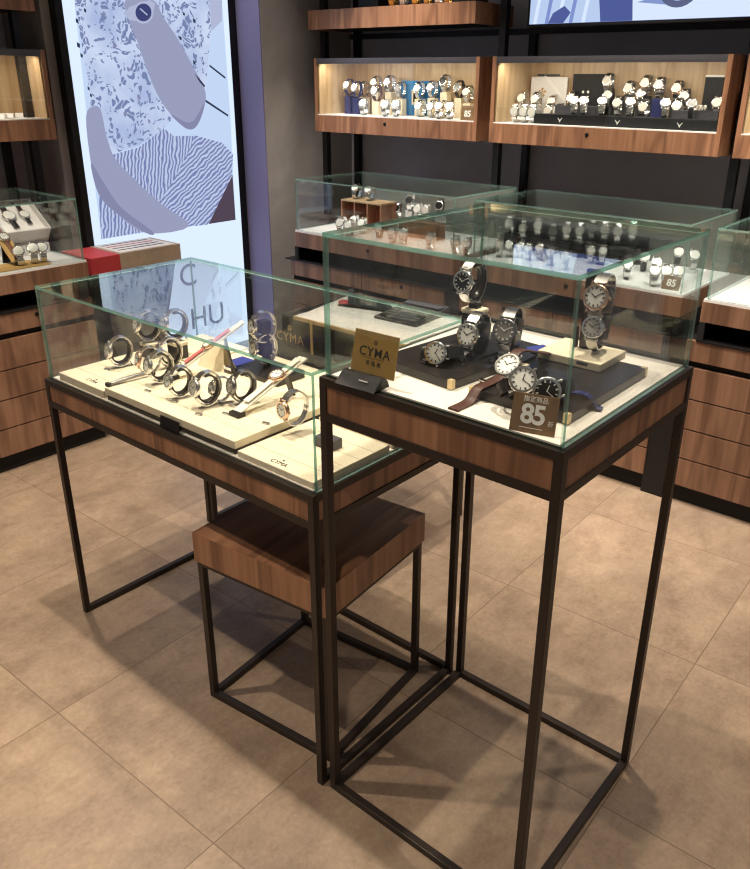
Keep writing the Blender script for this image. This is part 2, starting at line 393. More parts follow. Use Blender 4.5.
TX0, TX1, TY0, TY1, TH, TG = 0., .4846, 0., .4971, .9777, .2515
LX0, LX1, LY0, LY1, LH, LG = -1.0034, -.0153, -.0093, .4909, .7334, .2444
tall = thing('tall_display_table', 'tall square glass display case on slim black frame, at front right', 'display case', (TX0, TY0, 0))
frame_table(tall, TX0, TX1, TY0, TY1, TH, .0828, 'fblr')
TD = TH+.003
MB().box(TX0+.016, TX1-.016, TY0+.016, TY1-.016, TH-.016, TD).build('deck', M['deck'], tall)
glass_case(tall, TX0+.0085, TX1-.0085, TY0+.0085, TY1-.0085, TH, TH+TG)
low = thing('low_display_table', 'long low glass display case on black frame, stool beneath its right end', 'display case', (LX0, LY0, 0))
frame_table(low, LX0, LX1, LY0, LY1, LH, .0761, 'blr')
LD = LH+.003
MB().box(LX0+.016, LX1-.016, LY0+.016, LY1-.016, LH-.016, LD).build('deck', M['deck'], low)
glass_case(low, LX0+.004, LX1-.008, LY0+.0135, LY1-.008, LH, LH+LG)

# ------------------------------------------------------------------ stool
st = thing('stool', 'square walnut block stool on thin black frame under the low case', 'stool', (-.4379, .0057, 0), .1048)
sw, sd_, sh, sap = .4011, .3858, .4844, .0766
MB().box(0, sw, 0, sd_, sh-sap, sh, mi=[0, 1, 0, 0, 0, 0]).build('seat', [M['wood'], M['wood_y']], st, world=False)
for X in (.004, sw-.004-TB):
    for Y in (.004, sd_-.004-TB):
        MB().box(X, X+TB, Y, Y+TB, 0, sh-sap-.002, .0012).build('leg', M['metal'], st, world=False)
for (za, zb, nm) in ((0, TB, 'floor_rail'), (sh-sap-.012, sh-sap, 'seat_rail')):
    a, b = .004, TB
    MB().box(a+b, sw-a-b, a, a+b, za, zb, .0012).build(nm, M['metal'], st, world=False)
    MB().box(a+b, sw-a-b, sd_-a-b, sd_-a, za, zb, .0012).build(nm, M['metal'], st, world=False)
    MB().box(a, a+b, a+b, sd_-a-b, za, zb, .0012).build(nm, M['metal'], st, world=False)
    MB().box(sw-a-b, sw-a, a+b, sd_-a-b, za, zb, .0012).build(nm, M['metal'], st, world=False)

# ------------------------------------------------------------------ wall counters (front faces local -y, width along local x)
def counter(label, loc, rotz, L, cols, sh=0.):
    t = thing('drawer_counter', label, 'counter', loc, rotz, 'drawer counters along the walls')
    B = lambda nm, m, mat: m.build(nm, mat, t, world=False)
    D = .60
    B('plinth', MB().box(.01+sh, L-.01+sh, .03, D, 0, .072), M['dark_void'])
    B('carcass', MB().box(.004+sh, L-.004+sh, .018, D, .072, .636), M['dark_void'])
    w = L/cols
    for c in range(cols):
        for za, zb in ((.075, .183), (.188, .300), (.305, .416), (.421, .536), (.560, .634)):
            d = B('drawer', MB().box(c*w+.0025+sh, (c+1)*w-.0025+sh, 0, .018, za, zb, .0008), M['wood_dim'])
            if za > .5:
                MB().cyl((c*w+w*.5+sh, -.001, .610), 'Y', .008, -.002, .004, 16).build('lock', M['black'], d, world=False)
    B('shelf_tray', MB().box(-.07 if cols > 1 and rotz == 0 and loc[0] < -1.5 else .0, L-.02, -.004, D, .634, .640), M['black'])
    if sh: B('shelf_side', MB().box(.0, .02, -.002, .22, .640, .705), M['dark_void'])
    B('shelf_back', MB().box(.0, L, .22, D, .640, .705), M['dark_void'])
    for X in (0, L-.02): B('side_panel', MB().box(X, X+.02, .01, .22, .640, .705), M['dark_void'])
    B('top_board', MB().box(0, L, 0, D+.1, .705, .776, .001), M['wood_dim'])
    B('deck', MB().box(.002, L-.002, .002, .49, .776, .785), M['white'])
    B('lock', MB().cyl((L*.5, -.001, .745), 'Y', .008, -.002, .004, 16), M['black'])
    mats = [M['glass'], M['edge']]; z0, z1, t_, a, b, f, k = .785, 1.026, .006, .01, L-.008, .006, .485
    B('top_glass', MB().pane(a, b, f, k, z1-t_, z1), mats)
    B('front_glass', MB().pane(a, b, f, f+t_, z0, z1-t_), mats); B('back_glass', MB().pane(a, b, k-t_, k, z0, z1-t_), [M['frost'], M['edge']])
    B('side_glass', MB().pane(a, a+t_, f+t_, k-t_, z0, z1-t_), mats); B('side_glass', MB().pane(b-t_, b, f+t_, k-t_, z0, z1-t_), mats)
    return t
CZ = .785
counter('walnut drawer counter with glass case, left of the middle counter at the back', (-1.943, 1.793, 0), 0, .955, 2, -.04)
counter('walnut drawer counter with glass case, directly behind the tall case', (-.905, 1.793, 0), 0, .895, 2, -.045)
counter('walnut drawer counter with empty white glass case, far right edge', (.062, 1.793, 0), 0, .96, 2, -.036)
counter('walnut drawer counter with glass case, along the left wall', (-2.04, -.22, 0), PI/2, .96, 2)
for i, (x0, x1, lb) in enumerate(((-1.026, -.951, 'narrow black filler panel between the two middle back counters'), (-.0605, .0255, 'narrow black filler panel beside the far right counter'))):
    solo('filler_panel', lb, 'panel', MB().box(x0, x1, 1.80, 2.35, 0, .633), M['black_metal'])

# ------------------------------------------------------------------ lit wall boxes
def led(parent, loc, sx, sy, power, rot=(0, 0, 0), col=(1, .87, .70), name='led_light'):
    l = bpy.data.lights.new(name, 'AREA'); l.shape = 'RECTANGLE'; l.size = sx; l.size_y = sy; l.energy = power; l.color = col
    o = bpy.data.objects.new(name, l); COL.objects.link(o); o.parent = parent; o.location = loc; o.rotation_euler = rot; return o
M['lip'] = pm('grey_aluminium_lip', srgb(96, 94, 98), .4, .5)
def wall_box(label, loc, rotz, L, H=.345, D=.30, power=2.7):
    t = thing('wall_box', label, 'wall cabinet', loc, rotz, 'lit wall boxes')
    B = lambda nm, m, mat: m.build(nm, mat, t, world=False)
    f = .080
    B('bottom_board', MB().box(0, L, 0, D, 0, f, .001), M['wood'])
    B('top_board', MB().box(.018, L-.018, .002, D, H-.018, H-.001), M['lip'])
    for X in (0, L-.018): B('side_panel', MB().box(X, X+.018, .002, D, f, H), M['wood'])
    B('back_panel', MB().box(.018, L-.018, D-.012, D, f, H-.018), M['oak'])
    for X in (.018, L-.022): B('side_lining', MB().box(X, X+.004, .014, D-.012, f, H-.018), M['oak'])
    B('deck', MB().box(.018, L-.018, .002, D-.012, f, f+.004), M['white'])
    B('front_glass', MB().pane(.018, L-.018, .008, .012, f+.004, H-.026), [M['glass'], M['edge']])
    B('front_lip', MB().box(.018, L-.018, .003, .012, H-.026, H-.018), M['lip'])
    m = MB()
    for k in range(34): m.box(.035+k*(L-.07)/33-.003, .035+k*(L-.07)/33+.003, .020, .026, H-.0205, H-.018)
    B('led_strip', m, M['led'])
    B('lock', MB().cyl((L*.47, 0, .052), 'Y', .008, -.003, .004, 16), M['black'])
    led(t, (L/2, .036, H-.024), L*.92, .012, power, (.35, 0, 0))
    return t
BF, BZ = 2.17, 1.217
BX = (-2.158, -1.092, -.040)
wall_box('lit wall box with a blue panel behind its watches', (BX[0], BF, BZ), 0, 1.0)
wall_box('lit wall box below the television', (BX[1], BF, BZ), 0, 1.0)
wall_box('lit wall box cut off by the right edge', (BX[2], BF, BZ), 0, 1.0)
wall_box('lit wall box on the left wall beside the lightbox', (-2.42, -.105, BZ), PI/2, 1.0, power=2.)
BD = BZ+.084
def wall_shelf(label, loc, rotz, L):
    t = thing('wall_shelf', label, 'shelf', loc, rotz, 'walnut wall shelves')
    MB().box(0, L, 0, .018, 0, .086, .001).build('front_board', M['wood'], t, world=False)
    MB().box(0, L, .018, .30, .062, .086).build('top_board', M['wood'], t, world=False)
    for X in (0, L-.018): MB().box(X, X+.018, .018, .30, 0, .062).build('side_board', M['wood'], t, world=False)
    MB().box(.018, L-.018, .018, .29, .004, .012).build('under_board', M['black_matt'], t, world=False)
    return t
SZ = 1.690
wall_shelf('walnut wall shelf at the top, above the blue panel box', (-2.190, BF, SZ), 0, 1.0)
wall_shelf('walnut wall shelf on the left wall, cut off by the top edge', (-2.42, -.12, SZ+.01), PI/2, 1.0)

# black steel uprights behind the boxes
def uprights(label, loc, rotz, us, vs=(0, .21), z0=0., bars=(1.66,)):
    t = thing('shelving_upright_frame', label, 'shelving frame', loc, rotz, 'black shelving uprights')
    for u in us:
        for v in vs: MB().box(u-.016, u+.016, v, v+.03, z0, 2.88).build('post', M['black_metal'], t, world=False)
    for z in bars:
        MB().box(us[0]+.016, us[-1]-.016, 0, .024, z, z+.024).build('crossbar', M['black_metal'], t, world=False)
    return t
fr = uprights('black steel shelving uprights standing against the back wall', (0, 2.475, 0), 0, (-2.205, -1.125, -.066), (-.190, .06), .776)
fl_ = uprights('black steel shelving uprights standing against the left wall', (-2.725, 0, 0), PI/2, (-.19, .855), (-.19, .06), .776)

# ------------------------------------------------------------------ television on the back uprights
tv = thing('television', 'wide wall television showing a blue sleeve and a watch', 'television', (-.99, 2.26, 1.672))
w_, h_ = 1.32, .76
MB().box(0, w_, 0, .024, 0, h_, .003).build('housing', M['black'], tv, world=False)
def scr_mat(): return [emis('tv_blue', srgb(128, 146, 206), 1.), emis('tv_pale', srgb(186, 206, 240), 1.), emis('tv_dark', srgb(84, 98, 162), .9), emis('tv_white', srgb(214, 228, 250), 1.05), emis('tv_mid', srgb(132, 152, 206), 1.), emis('tv_watch', srgb(104, 112, 150), .8)]
def tvp(px, py):
    q = at_y(px, py, 2.259); return (q.x+.99, q.z-1.672)
m = MB().prism([(.012, .012), (w_-.012, .012), (w_-.012, h_-.012), (.012, h_-.012)], 'XZ', -.0010, 0, 4)
def tvpoly(pts, mi, k): m.prism([tvp(*q) for q in pts], 'XZ', -.0010-.0005*k, -.0010, mi)
tvb = [tvp(525, 25), tvp(600, 25), tvp(632, 25), tvp(748, 24)]
x1_, x2_ = tvb[1][0], tvb[2][0]
m.prism([(.012, .013), (x1_, .013), (x1_-.06, .34), (.25, h_-.013), (.012, h_-.013)], 'XZ', -.0015, -.0010, 1)
for k in range(5):
    a = .03+k*.055
    m.prism([(a, .013), (a+.016, .013), (a+.05, .22), (a+.09, .40), (a+.07, .38), (a+.03, .2)], 'XZ', -.0019, -.0010, 0 if k % 2 else 3)
m.prism([(.10, .013), (.17, .013), (.20, .05), (.17, .075), (.12, .05)], 'XZ', -.0022, -.0010, 2)
m.prism([(x1_, .013), (x2_, .013), (x2_-.03, .25), (x1_-.05, .30)], 'XZ', -.0019, -.0010, 2)
m.prism([(x2_, .013), (w_-.013, .013), (w_-.013, .30), (x2_-.03, .26)], 'XZ', -.0015, -.0010, 3)
m.prism([(x2_+.01, .075), (x2_+.16, .058), (x2_+.30, .09), (x2_+.40, .14), (x2_+.22, .12)], 'XZ', -.0019, -.0010, 4)
wc = tvp(678, 0)
ring = [(wc[0]+.085*math.cos(a), wc[1]+.06+.085*math.sin(a)) for a in [2*PI*i/28 for i in range(28)]]
m.prism(ring, 'XZ', -.0023, -.0010, 5)
m.prism([(wc[0]+.062*math.cos(a), wc[1]+.06+.062*math.sin(a)) for a in [2*PI*i/28 for i in range(28)]], 'XZ', -.0027, -.0010, 1)
m.prism([(wc[0]+.07, wc[1]+.02), (wc[0]+.30, wc[1]+.06), (wc[0]+.30, wc[1]+.11), (wc[0]+.08, wc[1]+.09)], 'XZ', -.0021, -.0010, 5)
m.build('screen', scr_mat(), tv, world=False)
MB().box(w_*.26, w_*.58, .024, .319, h_*.35, h_*.65, .002).build('wall_bracket', M['black_metal'], tv, world=False)

# ------------------------------------------------------------------ tall advertising lightbox on the left pier
SX = -2.45
lb = thing('advertising_lightbox', 'tall glowing lightbox advert of a seated woman in lace with a wristwatch', 'lightbox', (-2.50, 1.0, 0))
c0, c1 = at_x(62, 0, SX), at_x(239, 262, SX)
ya, yb = 1.0175, 1.885
MB().box(-2.498, SX, ya-.034, yb+.045, 0, 2.3, .002).build('housing', M['black'], lb)
def lace_mat():
    m = emis('lace_print', srgb(196, 210, 240), 1.); nt = m.node_tree; e = nt.nodes['Emission']
    tc = nd(m, 'ShaderNodeTexCoord'); nz = nd(m, 'ShaderNodeTexNoise'); nz.inputs['Scale'].default_value = 12
    mxv = nd(m, 'ShaderNodeVectorMath', operation='MULTIPLY_ADD'); mxv.inputs[1].default_value = (.12, .12, .12)
    lk(m, tc.outputs['Object'], nz.inputs['Vector']); lk(m, nz.outputs['Color'], mxv.inputs[0]); lk(m, tc.outputs['Object'], mxv.inputs[2])
    def cells(sc, edge, frac):
        d = nd(m, 'ShaderNodeTexVoronoi', feature='DISTANCE_TO_EDGE'); f = nd(m, 'ShaderNodeTexVoronoi', feature='F1')
        for v in (d, f): v.inputs['Scale'].default_value = sc; lk(m, mxv.outputs[0], v.inputs['Vector'])
        r = nd(m, 'ShaderNodeMapRange'); r.inputs['From Min'].default_value = edge; r.inputs['From Max'].default_value = edge+.05; lk(m, d.outputs['Distance'], r.inputs['Value'])
        sp = nd(m, 'ShaderNodeSeparateXYZ'); lk(m, f.outputs['Color'], sp.inputs[0])
        g = nd(m, 'ShaderNodeMath', operation='LESS_THAN'); g.inputs[1].default_value = frac; lk(m, sp.outputs['X'], g.inputs[0])
        k = nd(m, 'ShaderNodeMath', operation='MULTIPLY'); lk(m, r.outputs[0], k.inputs[0]); lk(m, g.outputs[0], k.inputs[1]); return k
    a = cells(52, .08, .30); b = cells(24, .13, .20)
    mx = nd(m, 'ShaderNodeMath', operation='MAXIMUM'); lk(m, a.outputs[0], mx.inputs[0]); lk(m, b.outputs[0], mx.inputs[1])
    n2 = nd(m, 'ShaderNodeTexNoise'); n2.inputs['Scale'].default_value = 5; n2.inputs['Detail'].default_value = 6; lk(m, tc.outputs['Object'], n2.inputs['Vector'])
    rp = nd(m, 'ShaderNodeValToRGB'); rp.color_ramp.elements[0].position = .35; rp.color_ramp.elements[1].position = .62
    rp.color_ramp.elements[0].color = srgb(170, 186, 224); rp.color_ramp.elements[1].color = srgb(206, 218, 244); lk(m, n2.outputs['Fac'], rp.inputs[0])
    mc = nd(m, 'ShaderNodeMix', data_type='RGBA'); mc.inputs[7].default_value = srgb(120, 134, 176); lk(m, mx.outputs[0], mc.inputs[0]); lk(m, rp.outputs[0], mc.inputs[6])
    lk(m, mc.outputs[2], e.inputs[0]); return m
def stripe_mat(name, ang, sc):
    m = emis(name, (1, 1, 1, 1), 1.); e = m.node_tree.nodes['Emission']; tc = nd(m, 'ShaderNodeTexCoord')
    mp = nd(m, 'ShaderNodeMapping'); mp.inputs['Rotation'].default_value = (ang, 0, 0)
    wv = nd(m, 'ShaderNodeTexWave'); wv.bands_direction = 'Y'; wv.inputs['Scale'].default_value = sc; wv.inputs['Distortion'].default_value = 4.5; wv.inputs['Detail Scale'].default_value = 1.4; wv.inputs['Detail'].default_value = 1
    rp = nd(m, 'ShaderNodeValToRGB'); rp.color_ramp.elements[0].position = .38; rp.color_ramp.elements[1].position = .62
    rp.color_ramp.elements[0].color = srgb(122, 132, 180); rp.color_ramp.elements[1].color = srgb(190, 202, 232)
    lk(m, tc.outputs['Object'], mp.inputs[0]); lk(m, mp.outputs[0], wv.inputs['Vector']); lk(m, wv.outputs['Fac'], rp.inputs[0]); lk(m, rp.outputs[0], e.inputs[0]); return m
mats = [emis('panel_white', srgb(216, 232, 255), 1.1), emis('print_bright', srgb(196, 216, 246), 1.), lace_mat(), emis('skin_print', srgb(158, 162, 194), .95),
        stripe_mat('skirt_print', .18, 17), emis('dark_print_corner', srgb(92, 78, 94), .8), emis('print_line', srgb(58, 66, 92), .8), emis('watch_steel_print', srgb(176, 184, 214), 1.),
        emis('watch_dial_print', srgb(66, 72, 122), .9), stripe_mat('skirt_fold_print', 1.0, 17), emis('skin_shade_print', srgb(138, 140, 174), .95)]
adv = MB()
def rounded(p):
    n = len(p); o = []
    for i in range(n):
        a_, b_, c_, d_ = p[i-1], p[i], p[(i+1) % n], p[(i+2) % n]
        for k in range(4):
            u = k/4; o.append(tuple(.5*(2*y+(z-x)*u+(2*x-5*y+4*z-w)*u*u+(3*y-x-3*z+w)*u**3) for x, y, z, w in zip(a_, b_, c_, d_)))
    return o
def P3(pts, mi, k):
    if mi in (3, 10): pts = rounded(pts)
    S = 2.885; q = [at_x(a/S, b/S, SX) for a, b in pts]; adv.prism([(v.y, v.z) for v in q], 'YZ', SX, SX+.0006*(k+1), mi)
adv.prism([(ya, .10), (yb, .10), (yb, 2.27), (ya, 2.27)], 'YZ', SX, SX+.0004, 0)
P3([(214, 0), (640, 0), (664, 330), (679, 634), (480, 661), (292, 690), (252, 350)], 1, 0)
P3([(214, 0), (360, 0), (500, 0), (610, 0), (606, 110), (598, 200), (592, 260), (540, 300), (470, 370), (400, 420), (320, 445), (298, 350), (286, 300), (270, 306), (250, 335), (262, 290)], 2, 1)
P3([(588, 284), (658, 331), (658, 337), (588, 291)], 6, 1); P3([(560, 212), (574, 236), (588, 252), (590, 247), (578, 232)], 6, 7)
P3([(604, 186), (650, 222), (650, 228), (604, 192)], 6, 1)
P3([(322, 447), (400, 425), (472, 370), (500, 392), (560, 392), (548, 430), (500, 520), (470, 580), (440, 590), (380, 530), (340, 490)], 4, 2)
P3([(560, 390), (640, 412), (672, 445), (668, 510), (600, 648), (530, 655), (455, 585), (500, 520)], 9, 2)
P3([(284, 555), (330, 610), (420, 668), (292, 690)], 4, 2)
P3([(670, 505), (679, 634), (602, 646)], 5, 3)
P3([(248, 337), (270, 306), (290, 318), (306, 390), (330, 455), (390, 520), (460, 585), (545, 652), (420, 672), (335, 615), (284, 560), (262, 470)], 3, 4)
P3([(262, 470), (284, 560), (335, 615), (420, 672), (440, 668), (350, 600), (300, 530)], 10, 5)
P3([(362, 0), (372, 60), (392, 110), (420, 190), (452, 270), (492, 330), (535, 370), (562, 368), (582, 330), (592, 268), (560, 200), (510, 110), (470, 50), (440, 0)], 3, 5)
P3([(492, 330), (535, 370), (562, 368), (582, 330), (586, 300), (560, 345), (535, 352)], 10, 6)
P3([(640, 60), (640, 0), (600, 0), (610, 90)], 7, 1)
cir = lambda cx, cy, r, n=26: [(cx+r*math.cos(2*PI*i/n), cy+r*1.12*math.sin(2*PI*i/n)) for i in range(n)]
P3([(358, 40), (372, 58), (400, 62), (440, 40), (446, 10), (430, 0), (372, 20)], 7, 6)
P3(cir(412, 36, 29), 7, 7); P3(cir(412, 36, 23), 8, 8)
P3([(400, 26), (404, 24), (424, 42), (422, 45)], 7, 9)
for (x, y, r) in ((222, 60, 8), (226, 130, 9), (235, 160, 7), (255, 255, 6), (262, 275, 6), (330, 130, 8), (370, 200, 7), (330, 260, 6), (400, 280, 8), (560, 60, 8), (520, 110, 7), (560, 180, 7), (300, 40, 7), (530, 40, 6), (245, 30, 7), (360, 330, 7), (430, 350, 6)):
    P3([(x-r*.5, y-r), (x+r*.5, y-r*.3), (x+r*.4, y+r), (x-r*.4, y+r*.5)], 6 if x < 270 or x > 500 else 10, 2)
adv.build('advert_print', mats, lb)
t = at_x(199, 316, SX); sz = .165
DK = emis('advert_letter', srgb(70, 76, 100), .8)
YZ = Matrix.Rotation(PI/2, 4, 'Z') @ FRONT
def lbtext(body, px, py, size):
    q = at_x(px, py, SX+.0012); text(body, size, DK, lb, T(q.x+2.50, q.y-1.0, q.z) @ YZ, align='LEFT')
lbtext('C', 179, 278, .16); lbtext('HU', 190, 321, .16); lbtext('A', 190.5, 343, .052)
# ------------------------------------------------------------------ wristwatches
S60 = math.radians(50)
_cache = {}
def loop_path(ry, rz, n=48, t0=34):
    a, b = math.radians(t0), math.radians(360-t0)
    return [(ry-ry*math.cos(a+(b-a)*i/(n-1)), rz*math.sin(a+(b-a)*i/(n-1))) for i in range(n)]
STY = {  # case, dial, hands, band material, band kind
 'steel_white': ('steel_bright', 'dial_white', 'hand_dark', 'steel', 'link'),
 'steel_silver': ('steel_bright', 'dial_silver', 'hand_dark', 'steel', 'link'),
 'steel_black': ('steel_bright', 'dial_black', 'hand_light', 'steel', 'link'),
 'steel_grey': ('dark_steel', 'dial_grey', 'hand_light', 'dark_steel', 'link'),
 'rose_white': ('rose', 'dial_white', 'hand_dark', 'steel', 'link'),
 'gold_white': ('gold', 'dial_white', 'hand_dark', 'gold', 'link'),
 'brown_white': ('steel_bright', 'dial_white', 'hand_dark', 'leather_brown', 'strap'),
 'tan_white': ('steel_bright', 'dial_white', 'hand_dark', 'leather_tan', 'strap'),
 'black_white': ('steel_bright', 'dial_white', 'hand_dark', 'leather_black', 'strap'),
 'black_black': ('steel', 'dial_black', 'hand_light', 'leather_black', 'strap'),
 'navy_white': ('steel_bright', 'dial_white', 'hand_dark', 'navy', 'strap'),
 'white_white': ('rose', 'dial_white', 'hand_dark', 'leather_white', 'strap'),
 'pink_white': ('rose', 'dial_white', 'hand_dark', 'leather_pink', 'strap'),
}
def case_mb(lugs=True):
    m = MB().lathe([(.0150, .0058), (.0185, .0050), (.0200, .0020), (.0200, -.0022), (.0180, -.0040), (.0165, -.0040), (.0165, -.0036)], 32)
    if lugs:
        for sx in (-1, 1):
            for sz in (-1, 1): m.box(sx*.0105-.0018, sx*.0105+.0018, -.0005, .0048, min(sz*.016, sz*.0235), max(sz*.016, sz*.0235), .0008, 1)
    return m
def watch_meshes(sty, path_key, path, near):
    k = (sty, path_key, near)
    if k in _cache: return _cache[k]
    c, d, h, b, kind = STY[sty]; r = {}
    r['case'] = case_mb().mesh('case', M[c], S60)
    r['dial'] = MB().lathe([(.0166, -.0034), (.0166, -.0040)], 32).mesh('dial', M[d], S60)
    if near:
        r['bezel'] = MB().ring(.0158, .0186, -.0054, -.0036, 32).mesh('bezel', M[c], S60)
        m = MB()
        def bar(ang, r0, r1, w):
            ca, sa = math.sin(ang), math.cos(ang); px, pz = sa, -ca
            q = [(ca*r0+px*w, sa*r0+pz*w), (ca*r1+px*w, sa*r1+pz*w), (ca*r1-px*w, sa*r1-pz*w), (ca*r0-px*w, sa*r0-pz*w)]
            m.prism([(a, z) for a, z in q], 'XZ', -.0046, -.0040)
        for i in range(12): bar(2*PI*i/12, .0118, .0152, .0008 if i % 3 else .0012)
        bar(math.radians(305), -.001, .0085, .0007); bar(math.radians(55), -.001, .0125, .0005)
        m.cyl((0, 0, 0), 'Y', .0012, -.0049, -.0040, 10)
        r['hands'] = m.mesh('hands', M[h])
        r['crown'] = MB().cyl((0, .0006, 0), 'X', .0028, .0198, .0236, 12).mesh('crown', M[c], S60)
    if kind == 'link':
        r['bracelet'] = MB().band(path, lambda u: .0205-.004*math.sin(PI*u), .0040, False, .0008 if near else .0006, 3).mesh('bracelet', M[b])
    else:
        r['strap'] = MB().band(path, lambda u: .0180-.0030*math.sin(PI*u), .0026).mesh('strap', M[b], S60)
    _cache[k] = r; return r
RY, RZ = .0290, .0372
def orient(az, el, roll=0.):
    return Matrix.Rotation(math.radians(az+90), 3, 'Z') @ Matrix.Rotation(-math.radians(el), 3, 'X') @ Matrix.Rotation(math.radians(roll), 3, 'Y')
def drop(R, s, ry=RY, rz=RZ):
    """height of the dial centre above the lowest point of the closed loop"""
    pts = loop_path(ry, rz) + [(0, -.0235), (.004, -.0235)]
    lo = min((R @ Vector((0, a, b))).z for a, b in pts)-.0016
    for k in range(16):
        for y in (-.004, .0058): lo = min(lo, (R @ Vector((.0205*math.cos(k*PI/8), y, .0205*math.sin(k*PI/8)))).z)
    return -lo*s
def put(dial, R, s, sty, label, group=None, near=False, path_key='loop', path=None, base=None):
    path = path or loop_path(RY, RZ)
    base = Vector(base) if base else Vector((0, RY, -RZ))
    t = bpy.data.objects.new('wrist_watch', None); COL.objects.link(t); t.empty_display_size = .02
    tag(t, label, 'watch', group)
    t.location = dial + (R @ base)*s; t.rotation_euler = R.to_euler(); t.scale = (s, s, s)
    for nm, me in watch_meshes(sty, path_key, path, near).items():
        o = bpy.data.objects.new(nm, me); COL.objects.link(o); o.parent = t; o.location = -base
    return t
SMALLW = []      # resting places of the small watches, for the risers under them
def watch_on(px, py, z, sty, label, az=-90, el=20, s=1., group=None, near=False, ref='dial', roll=0., gap=.0008):
    """a closed watch resting on a surface of height z, its dial (or loop centre) on the sight line of px,py"""
    R = orient(az, el, roll); h = drop(R, s)
    c = (R @ Vector((0, RY, 0)))*s
    if ref == 'dial': D = at_z(px, py, z+h+gap)
    else: D = at_z(px, py, z+h+gap+c.z)-c
    put(D, R, s, sty, label, group, near); return D, R
def watch_row(px, py, y, sty, label, az=-90, el=15, s=1., group=None):
    """a closed watch in an upright row at depth y; returns where its lowest point is"""
    R = orient(az, el); D = at_y(px, py, y); put(D, R, s, sty, label, group)
    b = D.z - drop(R, s); SMALLW.append((D.x, y, b)); return Vector((D.x, D.y + RY*s*.9, b))
def clip_stand(D, R, s, z, label, group):
    """open C of smoked acrylic that holds a watch loop, with a foot down to the tray"""
    t = thing('watch_stand', label, 'watch stand', (D+(R @ Vector((0, RY, -RZ)))*s), 0, group); t.location.z = z
    m = MB(); k = .80
    path = [(RY-(RY*k)*math.cos(a), RZ*k*math.sin(a)) for a in [math.radians(62+(338-62)*i/30) for i in range(31)]]
    m.band(path, .0165, .0042)
    m.v = [tuple(D + (R @ Vector(v))*s) for v in m.v]
    m.build('clip', M['smoke'], t, S60)
    f = D+(R @ Vector((0, RY*1.75, -RZ*.50)))*s; e = Vector((f.x, f.y, z)) + (R @ Vector((0, .010, 0)))*s; e.z = z+.0015
    n = MB(); w = (R @ Vector((1, 0, 0)))*.0035*s; q = (R @ Vector((0, 1, 0))).normalized()*.0012
    vs = [f-w-q, f+w-q, f+w+q, f-w+q, e-w-q, e+w-q, e+w+q, e-w+q]
    for v in vs[4:]: v.z = z+.0003
    n.add(vs, [(0, 1, 2, 3), (7, 6, 5, 4), (0, 4, 5, 1), (1, 5, 6, 2), (2, 6, 7, 3), (3, 7, 4, 0)])
    n.build('foot', M['smoke'], t)

# ------------------------------------------------------------------ inside the low case
def tray(x0, x1, y0, y1, z0, z1, label, black_base=0., seams=(), txt=None):
    t = thing('display_tray', label, 'display tray', ((x0+x1)/2, (y0+y1)/2, z0), 0, 'cream trays in the low case')
    zb = z0
    if black_base:
        MB().box(x0+.003, x1-.003, y0+.003, y1-.003, z0, z0+black_base, .001).build('base', M['black_matt'], t); zb = z0+black_base
    MB().box(x0, x1, y0, y1, zb, z1, .0016).build('pad', M['cream'], t)
    m = MB()
    for y in seams: m.box(x0+.002, x1-.002, y-.0006, y+.0006, z1-.0002, z1+.0003)
    if seams: m.build('seam', M['seam'], t)
    if txt:
        fx, fy = txt; L = t.location
        text('CYMA', .017, M['print_dark'], t, T(fx-L.x, fy-L.y, z1-L.z+.0004))
        MB().cyl((fx, fy+.013, 0), 'Z', .0028, z1, z1+.0005, 10).build('emblem', M['print_dark'], t)
    return t
Z1, Z2, Z3 = LD+.020, LD+.032, LD+.014
q = at_z(92, 381, Z1)
tray(-.958, -.752, .010, .275, LD, Z1, 'cream display tray at the left end of the low case', 0, (.06, .115, .17, .225), (q.x, q.y))
tray(-.958, -.752, .282, .470, LD, Z1, 'cream display tray in the back left corner of the low case', 0, (.33, .38, .43))
tray(-.744, -.262, .010, .270, LD, Z2, 'long raised cream display tray with dark base, middle of the low case', .014, (.06, .115, .17, .225))
tray(-.744, -.262, .278, .470, LD, Z1, 'cream display tray along the back glass of the low case', 0, (.33, .38, .43))
q = at_z(279, 463, Z3)
tray(-.254, -.034, .010, .238, LD, Z3, 'empty cream display tray at the right front of the low case', 0, (.055, .10, .145, .19), (q.x, q.y))
tray(-.254, -.034, .248, .470, LD, Z3, 'empty cream display tray at the right back of the low case', 0, (.29, .335, .38, .425))

LG_ = 'steel ring watches in the low case'
SG = 'clip stands in the low case'
def ringw(px, py, z, sty, label, az=-105, el=12, s=1.1, stand=None):
    s *= .94
    D, R = watch_on(px, py, z, sty, label, az, el, s, LG_, True, 'ring', gap=.004)
    if stand: clip_stand(D, R, s, z, stand, SG)
ringw(120, 351, Z1, 'steel_silver', 'steel ring watch standing alone at the left end of the low case', stand='dark clip stand inside the lone leftmost ring watch')
ringw(160, 366, Z2, 'steel_white', 'steel ring watch in front of the cluster beside the dark bar holder', stand='dark clip stand inside the front watch of the left cluster')
ringw(149, 360, Z1, 'rose_white', 'rose gold and steel ring watch, leftmost of the cluster', -112, 14, 1.0)
ringw(170, 352, Z1, 'steel_silver', 'steel ring watch at the back of the left cluster', -108, 10, 1.1, stand='dark clip stand inside the rear watch of the left cluster')
ringw(180, 381, Z2, 'steel_white', 'steel ring watch in front of the pink strap watch', -104, 12, 1.02, stand='dark clip stand at the lower end of the pink strap')
ringw(207, 388, Z2, 'steel_silver', 'large steel ring watch in the middle of the low case', -103, 12, 1.12, stand='dark clip stand inside the middle large ring watch')
ringw(221, 389, Z2, 'steel_black', 'small dark-dialled ring watch tucked behind the middle watch', -112, 14, .82)
